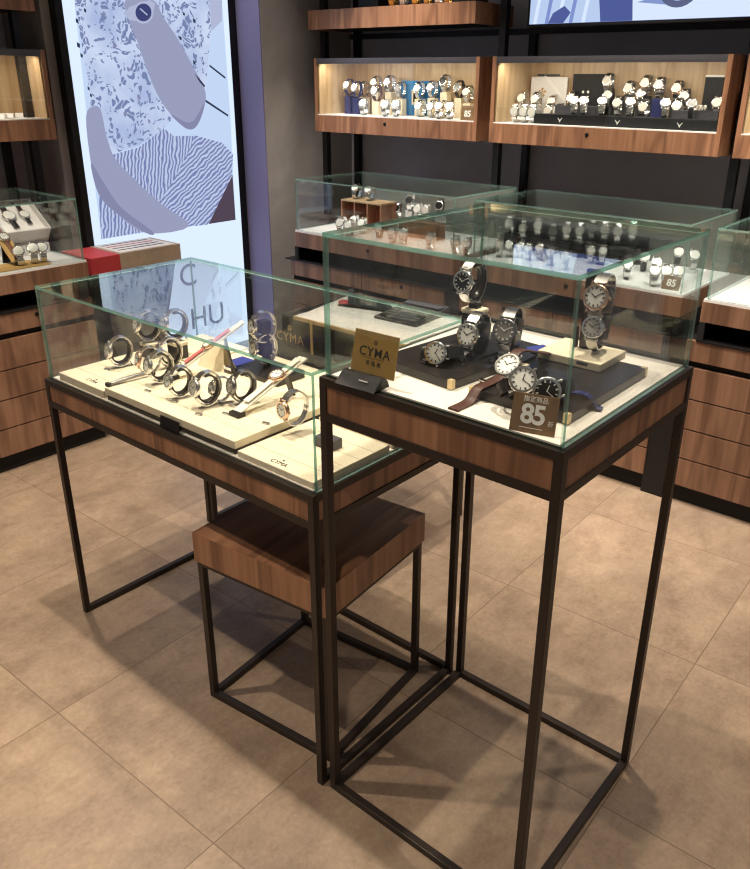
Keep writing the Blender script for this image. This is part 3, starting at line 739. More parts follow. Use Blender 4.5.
ringw(243, 386, Z2, 'steel_grey', 'gunmetal ring watch left of the long strap stand', -106, 12, 1.06, stand='dark clip stand inside the gunmetal ring watch')

# pair of ring watches on black pedestals at the back left
for px, py, z, lab, wl in ((150, 342, LD+.062, 'black pedestal with cream top, left of the back pair', 'steel watch on the left back pedestal'),
                          (177, 341, LD+.066, 'black pedestal with cream top, right of the back pair', 'steel watch on the right back pedestal, seen through the top glass')):
    c = at_z(px, py, z); t = thing('watch_pedestal', lab, 'pedestal', (c.x, c.y, Z1), 0, 'watch pedestals')
    MB().box(c.x-.022, c.x+.022, c.y-.018, c.y+.018, Z1, z-.010, .002).build('block', M['black_pad'], t)
    MB().box(c.x-.023, c.x+.023, c.y-.019, c.y+.019, z-.010, z, .003).build('cushion', M['cream'], t)
    R = orient(-105, 14); s = 1.08; h = drop(R, s); ctr = (R @ Vector((0, RY, 0)))*s
    D = Vector((c.x, c.y, z+h+.006)) - Vector((ctr.x, ctr.y, 0))
    put(D, R, s, 'steel_silver', wl, 'ring watches on pedestals', True); clip_stand(D, R, s, z, wl.replace('steel watch on', 'dark clip stand on').replace(', seen through the top glass', ''), SG)

# two watches stacked on a black stand with a blue base
c = at_z(262, 366, Z1+.02)
bs = solo('velvet_block', 'royal blue velvet block left of the black double watch stand', 'display block', MB().box(c.x-.115, c.x-.062, c.y-.03, c.y+.032, Z1, Z1+.014, .002), M['blue_velvet'])
t = thing('double_watch_stand', 'black stand holding two watches one above the other, low case', 'watch stand', (c.x, c.y, Z1))
m = MB().prism([(c.y-.045, Z1), (c.y+.05, Z1), (c.y+.05, Z1+.020), (c.y-.045, Z1+.012)], 'YZ', c.x-.055, c.x+.105).build('base', M['black_pad'], t)
MB().box(c.x-.012, c.x+.012, c.y+.012, c.y+.022, Z1+.018, Z1+.135, .002).build('post', M['smoke'], t)
for kz, lab in ((.0, 'steel watch on the lower arm of the black double stand'), (.060, 'steel watch on the upper arm of the black double stand')):
    R = orient(-108, 12); s = 1.05; ctr = (R @ Vector((0, RY, 0)))*s; h = drop(R, s)
    D = Vector((c.x, c.y+.012, Z1+.020+kz+h+.003)) - Vector((ctr.x, ctr.y, 0)); put(D, R, s, 'steel_silver', lab, 'watches on the double stand', True)
    e = D+(R @ Vector((0, RY, 0)))*s
    MB().box(e.x-.016, e.x+.016, e.y-.014, e.y+.014, e.z-.017, e.z+.017, .006).build('cushion', M['black_pad'], t)

# watches laid open on long stands
def open_path(L1, L2, sag=.0):
    """strap running straight up and down from the case"""
    p = [(.0012+sag*(i/14)**2, .020+L1*i/14) for i in range(15)][::-1]
    p += [(.0046, .0165), (.0052, 0), (.0046, -.0165)]
    p += [(.0012+sag*(i/14)**2, -.020-L2*i/14) for i in range(15)]
    return p
def ramp_stand(a, b, w, label, strapwatch, wl, sty, th=.004, col='leather_white', frac=.5, s=1., L=(.05, .07)):
    """a flat sloping strip on a wedge foot with a watch laid along it from a (low end) to b (high end)"""
    d = (b-a); ln = d.length; u = d.normalized(); side = u.cross(Vector((0, 0, 1))).normalized(); nrm = side.cross(u).normalized()
    t = thing('strap_stand', label, 'watch stand', (a.x, a.y, strapwatch), 0, 'sloping strap stands')
    m = MB()
    vs = []
    for p_ in (a, b):
        for sx, h in ((-1, 0), (1, 0), (1, -th), (-1, -th)): vs.append(p_+side*(sx*w/2)+nrm*h)
    m.add(vs, [(0, 1, 2, 3), (7, 6, 5, 4), (0, 4, 5, 1), (1, 5, 6, 2), (2, 6, 7, 3), (3, 7, 4, 0)]); m.build('strip', M[col], t)
    g = a+u*ln*.72
    m = MB(); w2 = side*(w*.3)
    top = g-nrm*th; bot = Vector((top.x+u.x*.02, top.y+u.y*.02, strapwatch)); k = Vector((u.x, u.y, 0)).normalized()*.003
    vs = [top-w2-k, top+w2-k, top+w2+k, top-w2+k, bot-w2-k, bot+w2-k, bot+w2+k, bot-w2+k]
    m.add(vs, [(0, 1, 2, 3), (7, 6, 5, 4), (0, 4, 5, 1), (1, 5, 6, 2), (2, 6, 7, 3), (3, 7, 4, 0)]); m.build('prop', M['smoke'], t)
    MB().box(a.x-.016, a.x+.016, a.y-.011, a.y+.011, strapwatch, max(strapwatch+.006, a.z-th*.2), .002).build('end_clip', M['black'], t)
    Rm = Matrix((side, -nrm, u)).transposed()
    if Rm.determinant() < 0: Rm = Matrix((-side, -nrm, u)).transposed()
    D = a+u*ln*frac+nrm*.0072*s
    put(D, Rm, s, sty, wl, 'strap watches in the low case', True, 'open%.3f%.3f' % L, open_path(*L), (0, .006, 0))
a, b = at_z(237, 411, Z2+.012), at_z(303, 357, Z2+.085)
ramp_stand(a, b, .026, 'long sloping white strip stand with black end clip, low case', Z2, 'white-dial watch with pale strap laid along the long sloping stand', 'white_white', frac=.60, s=.98, L=(.055, .085))
a, b = at_z(172, 374, Z2+.012), at_z(243, 321, Z1+.135)
ramp_stand(a, b, .024, 'sloping white strip stand behind the middle ring watches', Z1, 'small watch with pink leather strap on a sloping stand', 'pink_white', frac=.52, s=.82, L=(.06, .07))
# lying square-faced watch, bar holder, tent card, price plates
R = orient(-118, 10, 0)
D, R = watch_on(283, 410, Z2, 'rose_white', 'thick bracelet watch with grey dial at the right end of the raised tray', -100, 4, 1.02, None, True)
m = MB(); a, b = at_z(96, 385, Z2+.006), at_z(141, 374, Z2+.010); a.z = Z2+.004; b.z = Z2+.009
t = thing('bar_holder', 'slim dark bar holder lying empty on the left trays', 'watch stand', (a.x, a.y, Z2))
a = Vector((-.742, .020, Z2+.004)); b = Vector((-.728, .140, Z2+.011))
MB().tube([a, a*.75+b*.25+Vector((0, 0, .002)), a*.4+b*.6+Vector((0, 0, .002)), b], [.0045, .0052, .0052, .0045], 10).build('bar', M['dark_steel'], t, S60)
MB().box(a.x-.007, a.x+.007, a.y-.005, a.y+.005, Z2, Z2+.010, .002).build('end_cap', M['black'], t)
MB().box(b.x-.003, b.x+.003, b.y-.003, b.y+.003, Z2, Z2+.009, .001).build('prop', M['black'], t)
a, b = at_z(186, 368, Z2), at_z(226, 373, Z2)
dx = (b-a); dx.z = 0; ln = dx.length
t = thing('tent_card', 'folded cream tent card standing behind the middle ring watches', 'card', (a.x+dx.x*.5, a.y+dx.y*.5+.035, Z2), math.atan2(dx.y, dx.x)-.30)
MB().add([(-.048, -.022, 0), (.048, -.022, 0), (.030, 0, .066), (-.030, 0, .066), (-.048, -.0200, 0), (.048, -.0200, 0), (.030, .0012, .065), (-.030, .0012, .065)], [(0, 1, 2, 3), (7, 6, 5, 4), (0, 4, 5, 1), (1, 5, 6, 2), (2, 6, 7, 3), (3, 7, 4, 0)]).build('front_panel', M['cream'], t, world=False)
MB().add([(-.048, .024, 0), (.048, .024, 0), (.030, .002, .066), (-.030, .002, .066), (-.048, .0220, 0), (.048, .0220, 0), (.030, .0008, .065), (-.030, .0008, .065)], [(0, 1, 2, 3), (7, 6, 5, 4), (0, 4, 5, 1), (1, 5, 6, 2), (2, 6, 7, 3), (3, 7, 4, 0)]).build('back_panel', M['cream'], t, world=False)
for px, py, z, w in ((107, 370, Z1, 'lone leftmost ring watch'), (148, 391.5, Z2, 'cluster of ring watches'), (175, 402, Z2, 'ring watch beside the pink strap'), (199, 415, Z2, 'middle large ring watch'), (226, 414.5, Z2, 'gunmetal ring watch'), (266, 424, Z2, 'thick bracelet watch at the tray end')):
    c = at_z(px, py, z); m = MB().box(-.0085, .0085, -.003, .003, 0, .0045, .001).xf(Matrix.Rotation(.25, 4, 'Z'))
    t = thing('name_plate', 'tiny dark name plate in front of the '+w, 'name plate', (c.x, c.y, z), 0, 'name plates on the cream trays')
    m.build('plate', M['dark_steel'], t, world=False)
    MB().box(-.006, .006, -.0034, -.0029, .001, .0035).xf(Matrix.Rotation(.25, 4, 'Z')).build('print', M['print_white'], t, world=False)
c = at_z(464/3+150, 0, Z3) if False else at_z(327, 447, Z3)
solo('display_block', 'small grey display block on the empty right tray', 'display block', MB().box(c.x-.026, c.x+.026, c.y-.012, c.y+.02, Z3, Z3+.022, .002), M['grey_plastic'])
c = at_z(157, 422, LD)
solo('name_plate', 'black engraved name plate leaning on the front of the raised tray', 'name plate', MB().prism([(.003, 0), (.005, 0), (.009, .026), (.007, .026)], 'YZ', -.034, .034).xf(T(-.475, -.004, LD)), M['black'])

# ------------------------------------------------------------------ inside the tall case
def pad(cx, cy, w, d, rot, label, z0=TD, h=.017):
    t = thing('display_pad', label, 'display pad', (cx, cy, z0), rot, 'black leather pads in the tall case')
    MB().box(-w/2, w/2, -d/2, d/2, 0, h, .0015).build('board', M['black_pad'], t, world=False)
    k = .009
    for sx in (-1, 1):
        for sy in (-1, 1):
            a, b = sx*(w/2+.0008), sx*(w/2-k); c_, e = sy*(d/2+.0008), sy*(d/2-k)
            MB().box(min(a, b), max(a, b), min(c_, e), max(c_, e), .0015, h+.0008, .0008).build('corner_cap', M['cap'], t, world=False)
    return t
pad(.148, .236, .178, .275, -.10, 'black leather pad with brass corners, left half of the tall case')
pad(.352, .232, .182, .290, .0, 'black leather pad with brass corners, right half of the tall case')
PZ = TD+.0175
TG_ = 'watches in the tall case'
def block(cx, cy, w, d, z0, z1, rot, label, mat='black_pad', front=.0):
    t = thing('display_block', label, 'display block', (cx, cy, z0), rot, 'display blocks')
    MB().prism([(-d/2, 0), (d/2, 0), (d/2, z1-z0), (-d/2+front, z1-z0)], 'YZ', -w/2, w/2).build('body', M[mat], t, world=False); return t
def hold(D, R, s, zb, label):
    """upright cushion inside a loop with a slim post to the surface"""
    e = D+(R @ Vector((0, RY, 0)))*s
    t = thing('watch_cushion', label, 'watch stand', (e.x, e.y, zb), 0, 'cushion stands in the tall case')
    mt = R.to_4x4()
    MB().box(-.014*s, .014*s, -.019*s, .021*s, -.025*s, .025*s, .007*s, 3).xf(T(*(e-Vector(t.location))) @ mt).build('cushion', M['black_pad'], t, S60, world=False)
    zl = (e.z-.022*s)-zb
    if zl > .003: MB().box(-.006, .006, -.006, .006, 0, zl+.004).build('post', M['smoke'], t, world=False)
# watch 1: black dial on the tall pedestal
P1 = at_y(475, 307.5, .30)
t = thing('watch_pedestal', 'tall black pedestal with cream cushion at the back of the tall case', 'pedestal', (P1.x, P1.y, PZ), 0, 'watch pedestals')
MB().box(P1.x-.019, P1.x+.019, P1.y-.016, P1.y+.016, PZ, P1.z-.010, .001).build('block', M['black'], t)
MB().box(P1.x-.021, P1.x+.021, P1.y-.018, P1.y+.018, P1.z-.010, P1.z, .004, 3).build('cushion', M['cream'], t)
MB().box(P1.x-.010, P1.x+.010, P1.y-.008, P1.y+.008, P1.z, P1.z+.008, .002).build('clip_base', M['black'], t)
R = orient(-92, 8); s = 1.06; D = at_y(468, 274, .275); ctr = (R @ Vector((0, RY, 0)))*s
D = Vector((P1.x-.007, P1.y, P1.z+.009+drop(R, s))) - Vector((ctr.x, ctr.y, 0))
put(D, R, s, 'steel_black', 'steel watch with black dial on the tall pedestal, topmost in the tall case', TG_, True)
clip_stand(D, R, s, P1.z, 'dark clip inside the black-dial watch on the tall pedestal', 'clip stands in the tall case')
def tw(px, py, y, sty, label, az, el, s, cushion=None, roll=0.):
    R = orient(az, el, roll); D = at_y(px, py, y); put(D, R, s, sty, label, TG_, True); return D, R
D, R = tw(468, 335, .205, 'steel_white', 'steel watch with white dial just below the tall pedestal', -88, 14, 1.1)
zb = D.z-drop(R, 1.1); block(D.x, D.y+.036, .05, .055, PZ, max(PZ+.004, zb-.001), -.1, 'black block under the white-dial watch below the pedestal', front=.006); hold(D, R, 1.1, zb, 'black cushion inside the white-dial watch below the pedestal')
D, R = tw(505, 331, .225, 'steel_grey', 'gunmetal watch with dark grey dial, right of the pedestal', -78, 18, 1.12)
zb = D.z-drop(R, 1.12); block(D.x+.003, D.y+.036, .055, .055, PZ, max(PZ+.004, zb-.001), 0, 'black block under the gunmetal watch', front=.006); hold(D, R, 1.12, zb, 'black cushion inside the gunmetal watch')
D, R = watch_on(436, 353, PZ, 'black_white', 'white-dial watch on black strap, front left in the tall case', -74, 14, 1.04, TG_, True, roll=80); hold(D, R, 1.04, PZ, 'black cushion inside the front left watch')
# strap watches in front: dial tilted up, strap draped to the deck
def laid(px, py, y, sty, label, front, back, az, el, s):
    """open strap watch following a side profile (run, height) in front of and behind its dial"""
    R = orient(az, el); D = at_y(px, py, y); Ri = Matrix.Rotation(math.radians(el), 2) 
    ce, se = math.cos(math.radians(el)), math.sin(math.radians(el))
    def loc(h, z): return ((h*ce - z*se)/s, (h*se + z*ce)/s)     # world run/height to the strap plane
    def smooth(p):
        o = []
        for i in range(len(p)-1):
            p0, p1, p2, p3 = p[max(i-1, 0)], p[i], p[i+1], p[min(i+2, len(p)-1)]
            for k in range(5):
                u = k/5; o.append(tuple(.5*(2*b_+(c_-a_)*u+(2*a_-5*b_+4*c_-d_)*u*u+(3*b_-a_-3*c_+d_)*u**3) for a_, b_, c_, d_ in zip(p0, p1, p2, p3)))
        return o+[p[-1]]
    path = [loc(*q) for q in smooth(back)][::-1]+[(.0046, .0165), (.0052, 0), (.0046, -.0165)]+[loc(*q) for q in smooth(front)]
    put(D, R, s, sty, label, TG_, True, label, path, (0, .006, 0)); return D, R
g = TD+.0022
D = at_y(508, 366, .17); f = g-D.z
D, R = laid(508, 366, .17, 'brown_white', 'white-dial watch on brown leather strap, strap hanging to the deck', [(-.015, -.011), (-.034, -.0155), (-.060, PZ+.0030-D.z), (-.084, PZ+.0030-D.z), (-.094, PZ-.003-D.z), (-.104, f+.004), (-.118, f+.0004), (-.150, f)], [(.014, .016), (.034, .020), (.070, .010), (.11, -.003), (.150, -.010), (.185, PZ+.002-D.z)], -92, 50, 1.16)
block(D.x, D.y+.022, .036, .040, PZ, D.z-.004, 0, 'cream cushion block under the brown strap watch', 'cream', .014)
D, R = watch_on(523, 380, PZ, 'black_white', 'white-dial watch on black strap, centre front of the tall case', -62, 32, 1.1, TG_, True, roll=70); hold(D, R, 1.05, PZ, 'black cushion inside the centre front watch')
D, R = watch_on(547, 391, PZ, 'black_black', 'black-dial watch on black strap behind the price sign', -62, 16, 1.12, TG_, True, roll=75); hold(D, R, 1.05, PZ, 'black cushion inside the black-dial strap watch')
a, b = at_z(572, 391, PZ+.006), at_z(602, 409, TD+.003); d = b-a; ln = Vector((d.x, d.y)).length
t = thing('leather_strap', 'navy leather strap end hanging off the right pad', 'strap', (b.x, b.y, TD), math.atan2(d.y, d.x)-PI/2)
MB().band([(-ln-.015, PZ-TD+.0020), (-ln*.75, PZ-TD+.006), (-ln*.5, PZ-TD+.004), (-ln*.25, .012), (-.008, .0045), (0, .0022)], .016, .0024).build('band', M['navy'], t, world=False)
c = at_z(541, 352, PZ+.002)
solo('velvet_cloth', 'blue velvet square lying behind the brown strap watch', 'cloth', MB().box(-.030, .030, -.022, .022, 0, .0025, .001).xf(T(c.x, c.y+.012, PZ) @ Matrix.Rotation(-.35, 4, 'Z')), M['blue_velvet'])
for px, py, l in ((461, 361, 'white-dial watch below the pedestal'), (492, 362, 'gunmetal watch'), (483, 382, 'centre of the left pad'), (424, 363, 'front left watch')):
    c = at_z(px, py, PZ); t = thing('name_plate', 'tiny silver-lettered name plate by the '+l, 'name plate', (c.x, c.y, PZ), -.2, 'name plates in the tall case')
    MB().prism([(-.003, 0), (.003, 0), (.002, .005), (.0, .005)], 'YZ', -.008, .008).build('plate', M['black'], t, world=False)
    MB().box(-.0062, .0062, -.0030, -.0018, .0014, .0036).build('print', M['steel_bright'], t, world=False)
# right-hand stand: two watches one above the other on a cream base
BX_, BY_ = .330, .345
t = thing('double_watch_stand', 'cream based stand holding two steel watches at the right of the tall case', 'watch stand', (BX_, BY_, PZ))
MB().box(BX_-.062, BX_+.062, BY_-.052, BY_+.052, PZ, PZ+.015, .002).build('base', M['cream'], t)
zt = PZ+.015
MB().box(BX_-.014, BX_+.014, BY_+.012, BY_+.024, zt, zt+.145, .003).build('post', M['smoke'], t)
for sx in (-.019, .019):
    MB().prism([(BY_+.006, zt), (BY_+.014, zt), (BY_+.012, zt+.040), (BY_+.002, zt+.036)], 'YZ', BX_+sx-.003, BX_+sx+.003).build('foot', M['smoke'], t)
for (px, py, sty, lab) in ((593, 327, 'steel_silver', 'steel watch on the lower arm of the cream based stand'), (596, 297, 'rose_white', 'steel watch with rose bezel on the upper arm of the cream based stand')):
    R = orient(-86, 16); s = 1.0 if py > 310 else 1.14; D = at_y(px, py, BY_-.022); put(D, R, s, sty, lab, TG_, True)
    e = D+(R @ Vector((0, RY, 0)))*s
    MB().box(-.015, .015, -.020, .020, -.024, .024, .007, 3).xf(T(*e) @ R.to_4x4()).build('cushion', M['black_pad'], t, S60)
    MB().box(e.x-.005, e.x+.005, e.y, BY_+.014, e.z-.005, e.z+.005).build('arm', M['smoke'], t)
c = at_z(582, 365, zt); t2 = MB().box(c.x-.010, c.x+.010, c.y-.003, c.y+.003, zt, zt+.006, .001).build('name_plate', M['dark_steel'], t)
# gold card sign in a black holder
a, b = at_z(346, 372, TD+.010), at_z(389, 383, TD+.010)
a, b = at_z(351, 373, TD+.012), at_z(391, 384, TD+.012)
d = b-a; ang = math.atan2(d.y, d.x); w = d.length
t = thing('card_sign', 'gold card sign with black lettering in a black wedge holder', 'sign', ((a.x+b.x)/2, (a.y+b.y)/2, TD), ang)
MB().prism([(-.030, 0), (.014, 0), (.010, .010), (.002, .019), (-.007, .019)], 'YZ', -w*.50-.012, w*.50-.014).build('holder', M['black'], t, world=False)
lean = Matrix.Rotation(-.22, 4, 'X'); cm = T(0, .003, .017) @ lean
cw, ch = .094, .073
MB().box(-cw/2, cw/2, -.0008, .0008, 0, ch, .0003).xf(cm).build('card', M['gold_card'], t, world=False)
text('CYMA', .0225, M['print_dark'], t, cm @ T(0, -.0011, ch*.52) @ FRONT, spacing=1.12, bold=.00012)
text('司馬表', .0095, M['print_dark'], t, cm @ T(0, -.0011, ch*.26) @ FRONT, spacing=1.5)
MB().box(-.022, .022, -.0012, -.0008, ch*.385, ch*.385+.0006).xf(cm).build('rule', M['print_dark'], t, world=False)
MB().ring(.0022, .0036, -.0012, -.0008, 14).xf(cm @ T(0, 0, ch*.76)).build('emblem', M['print_dark'], t, world=False)
MB().box(-.010, .010, -.0205, -.0195, .0115, .0135).xf(T(0, .0, 0)).build('holder_print', M['print_white'], t, world=False)
# price sign 85
a, b = at_z(508.6, 429.5, TD), at_z(554, 438, TD); d = b-a; ang = math.atan2(d.y, d.x); w = d.length
t = thing('price_sign', 'brown price card reading 85 leaning at the front right of the tall case', 'sign', ((a.x+b.x)/2, (a.y+b.y)/2, TD), ang)
lean = Matrix.Rotation(-.30, 4, 'X'); hh = .058
cm = T(0, 0, .0006) @ lean
MB().box(-w/2, w/2, 0, .0022, 0, hh, .0004).xf(cm).build('card', M['card_brown'], t, world=False)
text('85', .040, M['print_white'], t, cm @ T(-.001, -.0004, hh*.46) @ FRONT, bold=.0011, spacing=.92)
text('折', .009, M['print_white'], t, cm @ T(.0265, -.0004, hh*.30) @ FRONT)
text('指定商品', .0095, M['print_white'], t, cm @ T(0, -.0004, hh*.86) @ FRONT)
MB().box(-.020, .016, -.0004, 0, hh*.12, hh*.135).xf(cm).build('small_print', M['print_white'], t, world=False)
MB().prism([(.0035, .0), (.030, 0), (.030, .001), (.0215, .046), (.0205, .046), (.029, .001), (.0035, .001)], 'YZ', -.012, .012).build('easel', M['acrylic'], t, world=False)
# ------------------------------------------------------------------ sales desk behind the low case
DX0, DX1, DY0, DY1, DH = -1.147, -.478, .559, 1.19, .612
desk = thing('sales_desk', 'black topped frame desk standing behind the low case', 'desk', (DX0, DY0, 0))
frame_table(desk, DX0, DX1, DY0, DY1, DH, .075, 'l')
MB().box(DX0+.012, DX1-.012, DY0+.012, DY1-.012, DH-.014, DH+.003, .001).build('desk_top', M['black'], desk)
PX0, PX1, PY0, PY1, PZ0, PZ1 = -1.02, -.48, .845, 1.185, DH+.003, .733
ped = thing('display_plinth', 'black lacquered plinth with brass edges and gold lettering on the desk', 'plinth', (PX0, PY0, PZ0))
MB().box(PX0, PX1, PY0, PY1, PZ0, PZ1-.006, .001).build('body', M['black'], ped)
MB().box(PX0+.06, PX1, PY0-.003, PY0+.004, PZ1-.012, PZ1+.0005, .001).build('brass_rim', M['print_gold'], ped)
q = at_y(312, 340, PY0)
MB().box(q.x-.005, q.x+.005, PY0-.004, PY0, PZ0+.001, PZ1-.012, .001).build('brass_strip', M['print_gold'], ped)
MB().box(PX0+.06, PX1, PY0+.004, PY1, PZ1-.006, PZ1).build('top_panel', M['white'], ped)
q = at_y(290, 338, PY0)
text('CYMA', .046, M['print_gold'], ped, T(q.x-PX0, -.0008, q.z-PZ0) @ FRONT, spacing=1.1)
MB().ring(.005, .009, -.001, 0, 16).xf(T(q.x-PX0, 0, q.z+.036-PZ0)).build('emblem', M['print_gold'], ped, world=False)
# sheets of paper, calculator, stapler-like device
def sheet(pts, z, label, lift=0.):
    m = MB().prism([(v.x, v.y) for v in pts], 'XY', z, z+.0012)
    return solo('paper_sheet', label, 'paper', m, M['paper'], 'papers on the desk plinth')
zs = PZ1+.0004
pts = [at_z(*q, zs) for q in ((297, 316.5), (353, 294), (462, 323.5), (405, 343.5), (323, 323))]
sheet(pts, zs, 'large white paper sheet under the calculator on the desk plinth')
pts = [at_z(*q, zs+.0016) for q in ((345, 327), (372, 318), (436, 333), (409, 343))]
sheet(pts, zs+.0016, 'smaller printed paper sheet lying in front of the calculator')
zc = zs+.0014
a, b = at_z(374, 318.5, zc), at_z(416, 327.5, zc); d = b-a; ang = math.atan2(d.y, d.x)
cal = thing('calculator', 'dark desk calculator with rows of keys on the white paper', 'calculator', (a.x, a.y, zc), ang)
cw, cl = d.length, .20
MB().prism([(0, 0), (cl, 0), (cl, .026), (cl*.70, .017), (0, .009)], 'YZ', 0, cw).build('body', M['dark_plastic'], cal, world=False)
MB().box(.012, cw-.012, cl*.76, cl*.93, .0225, .0262, .001).build('display', M['grey_plastic'], cal, world=False)
for r in range(5):
    for c in range(5):
        x = .012+c*(cw-.024)/5; y = .012+r*.0225; z = .009+(y/(cl*.70))*.008
        MB().box(x+.002, x+(cw-.024)/5-.002, y, y+.0165, z-.001, z+.006, .0015).build('key', M['key_grey'] if (r+c) % 6 else M['black'], cal, world=False)
zc = zs+.0014
a, b = at_z(336, 306, zc), at_z(388, 313, zc); d = b-a; ang = math.atan2(d.y, d.x); ln = d.length
hs = thing('stapler', 'black stapler with a red end lying left of the calculator', 'stapler', (a.x, a.y+.02, zc), ang)
MB().box(0, ln, -.018, .018, 0, .007, .003).build('base', M['black'], hs, world=False)
MB().add([(v[0], v[1], v[2]) for v in [(.04, -.020, .012), (ln, -.016, .009), (ln, .016, .009), (.04, .020, .012), (.045, -.015, .046), (ln-.02, -.012, .026), (ln-.02, .012, .026), (.045, .015, .046)]], [(3, 2, 1, 0), (4, 5, 6, 7), (0, 1, 5, 4), (1, 2, 6, 5), (2, 3, 7, 6), (3, 0, 4, 7)]).build('arm', M['dark_plastic'], hs, world=False)
MB().box(.0, .048, -.014, .014, .008, .018, .003).build('red_end', M['red'], hs, world=False)
MB().box(.036, .056, -.012, .012, .018, .062, .006).build('lever', M['dark_plastic'], hs, world=False)

# carton on a grey tapered bin in front of the lightbox
gb = thing('waste_bin', 'grey tapered bin under the carton, in front of the lightbox', 'bin', (-2.30, 1.07, 0))
z1 = .672
vs = []
for (x0, x1, y0, y1, z) in ((-2.38, -2.25, .97, 1.12, 0), (-2.42, -2.20, .885, 1.27, z1)): vs += [(x0, y0, z), (x1, y0, z), (x1, y1, z), (x0, y1, z)]
MB().add(vs, [(3, 2, 1, 0), (4, 5, 6, 7), (0, 1, 5, 4), (1, 2, 6, 5), (2, 3, 7, 6), (3, 0, 4, 7)]).build('body', M['grey_bin'], gb)
MB().box(-2.425, -2.195, .88, 1.275, z1, z1+.006, .002).build('lid', M['grey_bin'], gb)
ct = thing('carton', 'beige cardboard carton with red taped end, in front of the lightbox', 'carton', (-2.30, 1.08, z1+.006))
MB().box(-2.435, -2.20, .985, 1.305, z1+.006, .752, .002).build('box', M['kraft'], ct)
MB().box(-2.436, -2.198, .845, .985, z1+.006, .750, .002).build('taped_end', M['red'], ct)
MB().box(-2.42, -2.215, 1.0, 1.285, .752, .7526).build('top_label', M['paper'], ct)
for k in range(4): MB().box(-2.405+k*.045, -2.392+k*.045, 1.02, 1.26, .7526, .7529).build('print_line', M['red'] if k == 1 else M['print_dark'], ct)

# ------------------------------------------------------------------ watches in the lit wall boxes and the counter cases
SW = {'steel_white': 'white-dial steel watch', 'steel_silver': 'silver-dial steel watch', 'steel_black': 'black-dial steel watch', 'steel_grey': 'grey-dial dark watch', 'brown_white': 'white-dial brown-strap watch',
      'tan_white': 'white-dial tan-strap watch', 'black_white': 'white-dial black-strap watch', 'black_black': 'black-dial black-strap watch', 'navy_white': 'white-dial navy-strap watch', 'rose_white': 'white-dial rose-cased watch', 'gold_white': 'gold watch'}
ORD = ['leftmost', 'second from left', 'third from left', 'fourth from left', 'fifth from left', 'sixth from left', 'seventh from left', 'eighth from left', 'ninth from left', 'tenth from left', 'eleventh from left', 'twelfth from left', 'thirteenth from left']
SHORT = {'steel_white': 'sw', }
def riser(D, R, s, b, z, mat, label, w=.040):
    c = D+(R @ Vector((0, RY, 0)))*s
    return solo('watch_riser', label, 'display block', MB().box(c.x-w/2, c.x+w/2, c.y-w*.45, c.y+w*.45, z, b, .0015), M[mat], 'risers under small watches')
def box_row(items, y, row, place, group, riser_mat='cream', az=-86, el=18, s=1.04):
    n = len(items)
    for i, (px, py, sty) in enumerate(items):
        R = orient(az, el); D = at_y(px, py, y); h = drop(R, s); b = D.z-h
        lab = f"{SW[sty]}, {ORD[i]} in {row}, {place}"
        if b < BD+.014: D.z = BD+h+.0008
        else: riser(D, R, s, b-.0008, BD+.0004, riser_mat, f"{'cream' if riser_mat=='cream' else 'black' if riser_mat.startswith('black') else 'clear' if riser_mat=='acrylic' else 'navy'} riser, {ORD[i]} in {row}, {place}")
        put(D, R, s, sty, lab, group)
G1 = 'watches in the blue panel wall box'
p1 = 'blue panel wall box'
bp = at_y(420, 96, 2.45)
a, b = at_y(401, 110, 2.44), at_y(441, 81, 2.44)
t = thing('blue_panel', 'blue picture panel with small cream square standing in the wall box', 'picture panel', ((a.x+b.x)/2, 2.44, BD))
MB().box(a.x, b.x, 2.436, 2.446, BD+.0006, b.z, .001).build('board', M['blue_panel'], t)
MB().box((a.x*.62+b.x*.38)-.022, (a.x*.62+b.x*.38)+.022, 2.4348, 2.436, BD+.05, BD+.12).build('square_print', M['cream'], t)
MB().box((a.x*.62+b.x*.38)-.012, (a.x*.62+b.x*.38)+.012, 2.4338, 2.4348, BD+.065, BD+.105).build('dark_print', M['black'], t)
box_row([(346, 85, 'navy_white'), (354, 87.5, 'navy_white')], 2.30, 'the tall navy pair', p1, G1, 'navy')
box_row([(361.5, 87, 'steel_white'), (373.5, 82, 'steel_white'), (387, 81.5, 'steel_white'), (398, 88, 'steel_black'), (417, 88, 'steel_white'), (430, 87, 'steel_silver'), (443, 81, 'steel_black'), (457, 87, 'black_black'), (466, 92, 'steel_silver')], 2.37, 'the upper row', p1, G1)
box_row([(374, 91, 'brown_white'), (418, 107.5, 'steel_white'), (430, 108, 'steel_white'), (441, 105.5, 'steel_white')], 2.29, 'the middle row', p1, G1)
box_row([(362.5, 111, 'steel_white'), (384, 112, 'steel_white'), (395, 112.5, 'steel_white'), (438, 115.5, 'rose_white'), (449, 115.5, 'rose_white')], 2.222, 'the front row', p1, G1, az=-70, el=34)
q = at_y(467, 115.5, 2.205)
t = thing('price_sign', 'small brown price sign reading 85 in the blue panel box', 'sign', (q.x, 2.205, BD+.0006))
MB().box(-.036, .036, 0, .002, 0, .062, .0005).xf(Matrix.Rotation(-.15, 4, 'X')).build('card', M['card_brown'], t, world=False)
text('85', .036, M['print_white'], t, Matrix.Rotation(-.15, 4, 'X') @ T(0, -.0005, .027) @ FRONT, bold=.0012)
MB().prism([(.002, 0), (.018, 0), (.010, .05)], 'YZ', -.008, .008).build('easel', M['card_brown'], t, world=False)

G2 = 'watches in the wall box below the television'
p2 = 'box below the television'
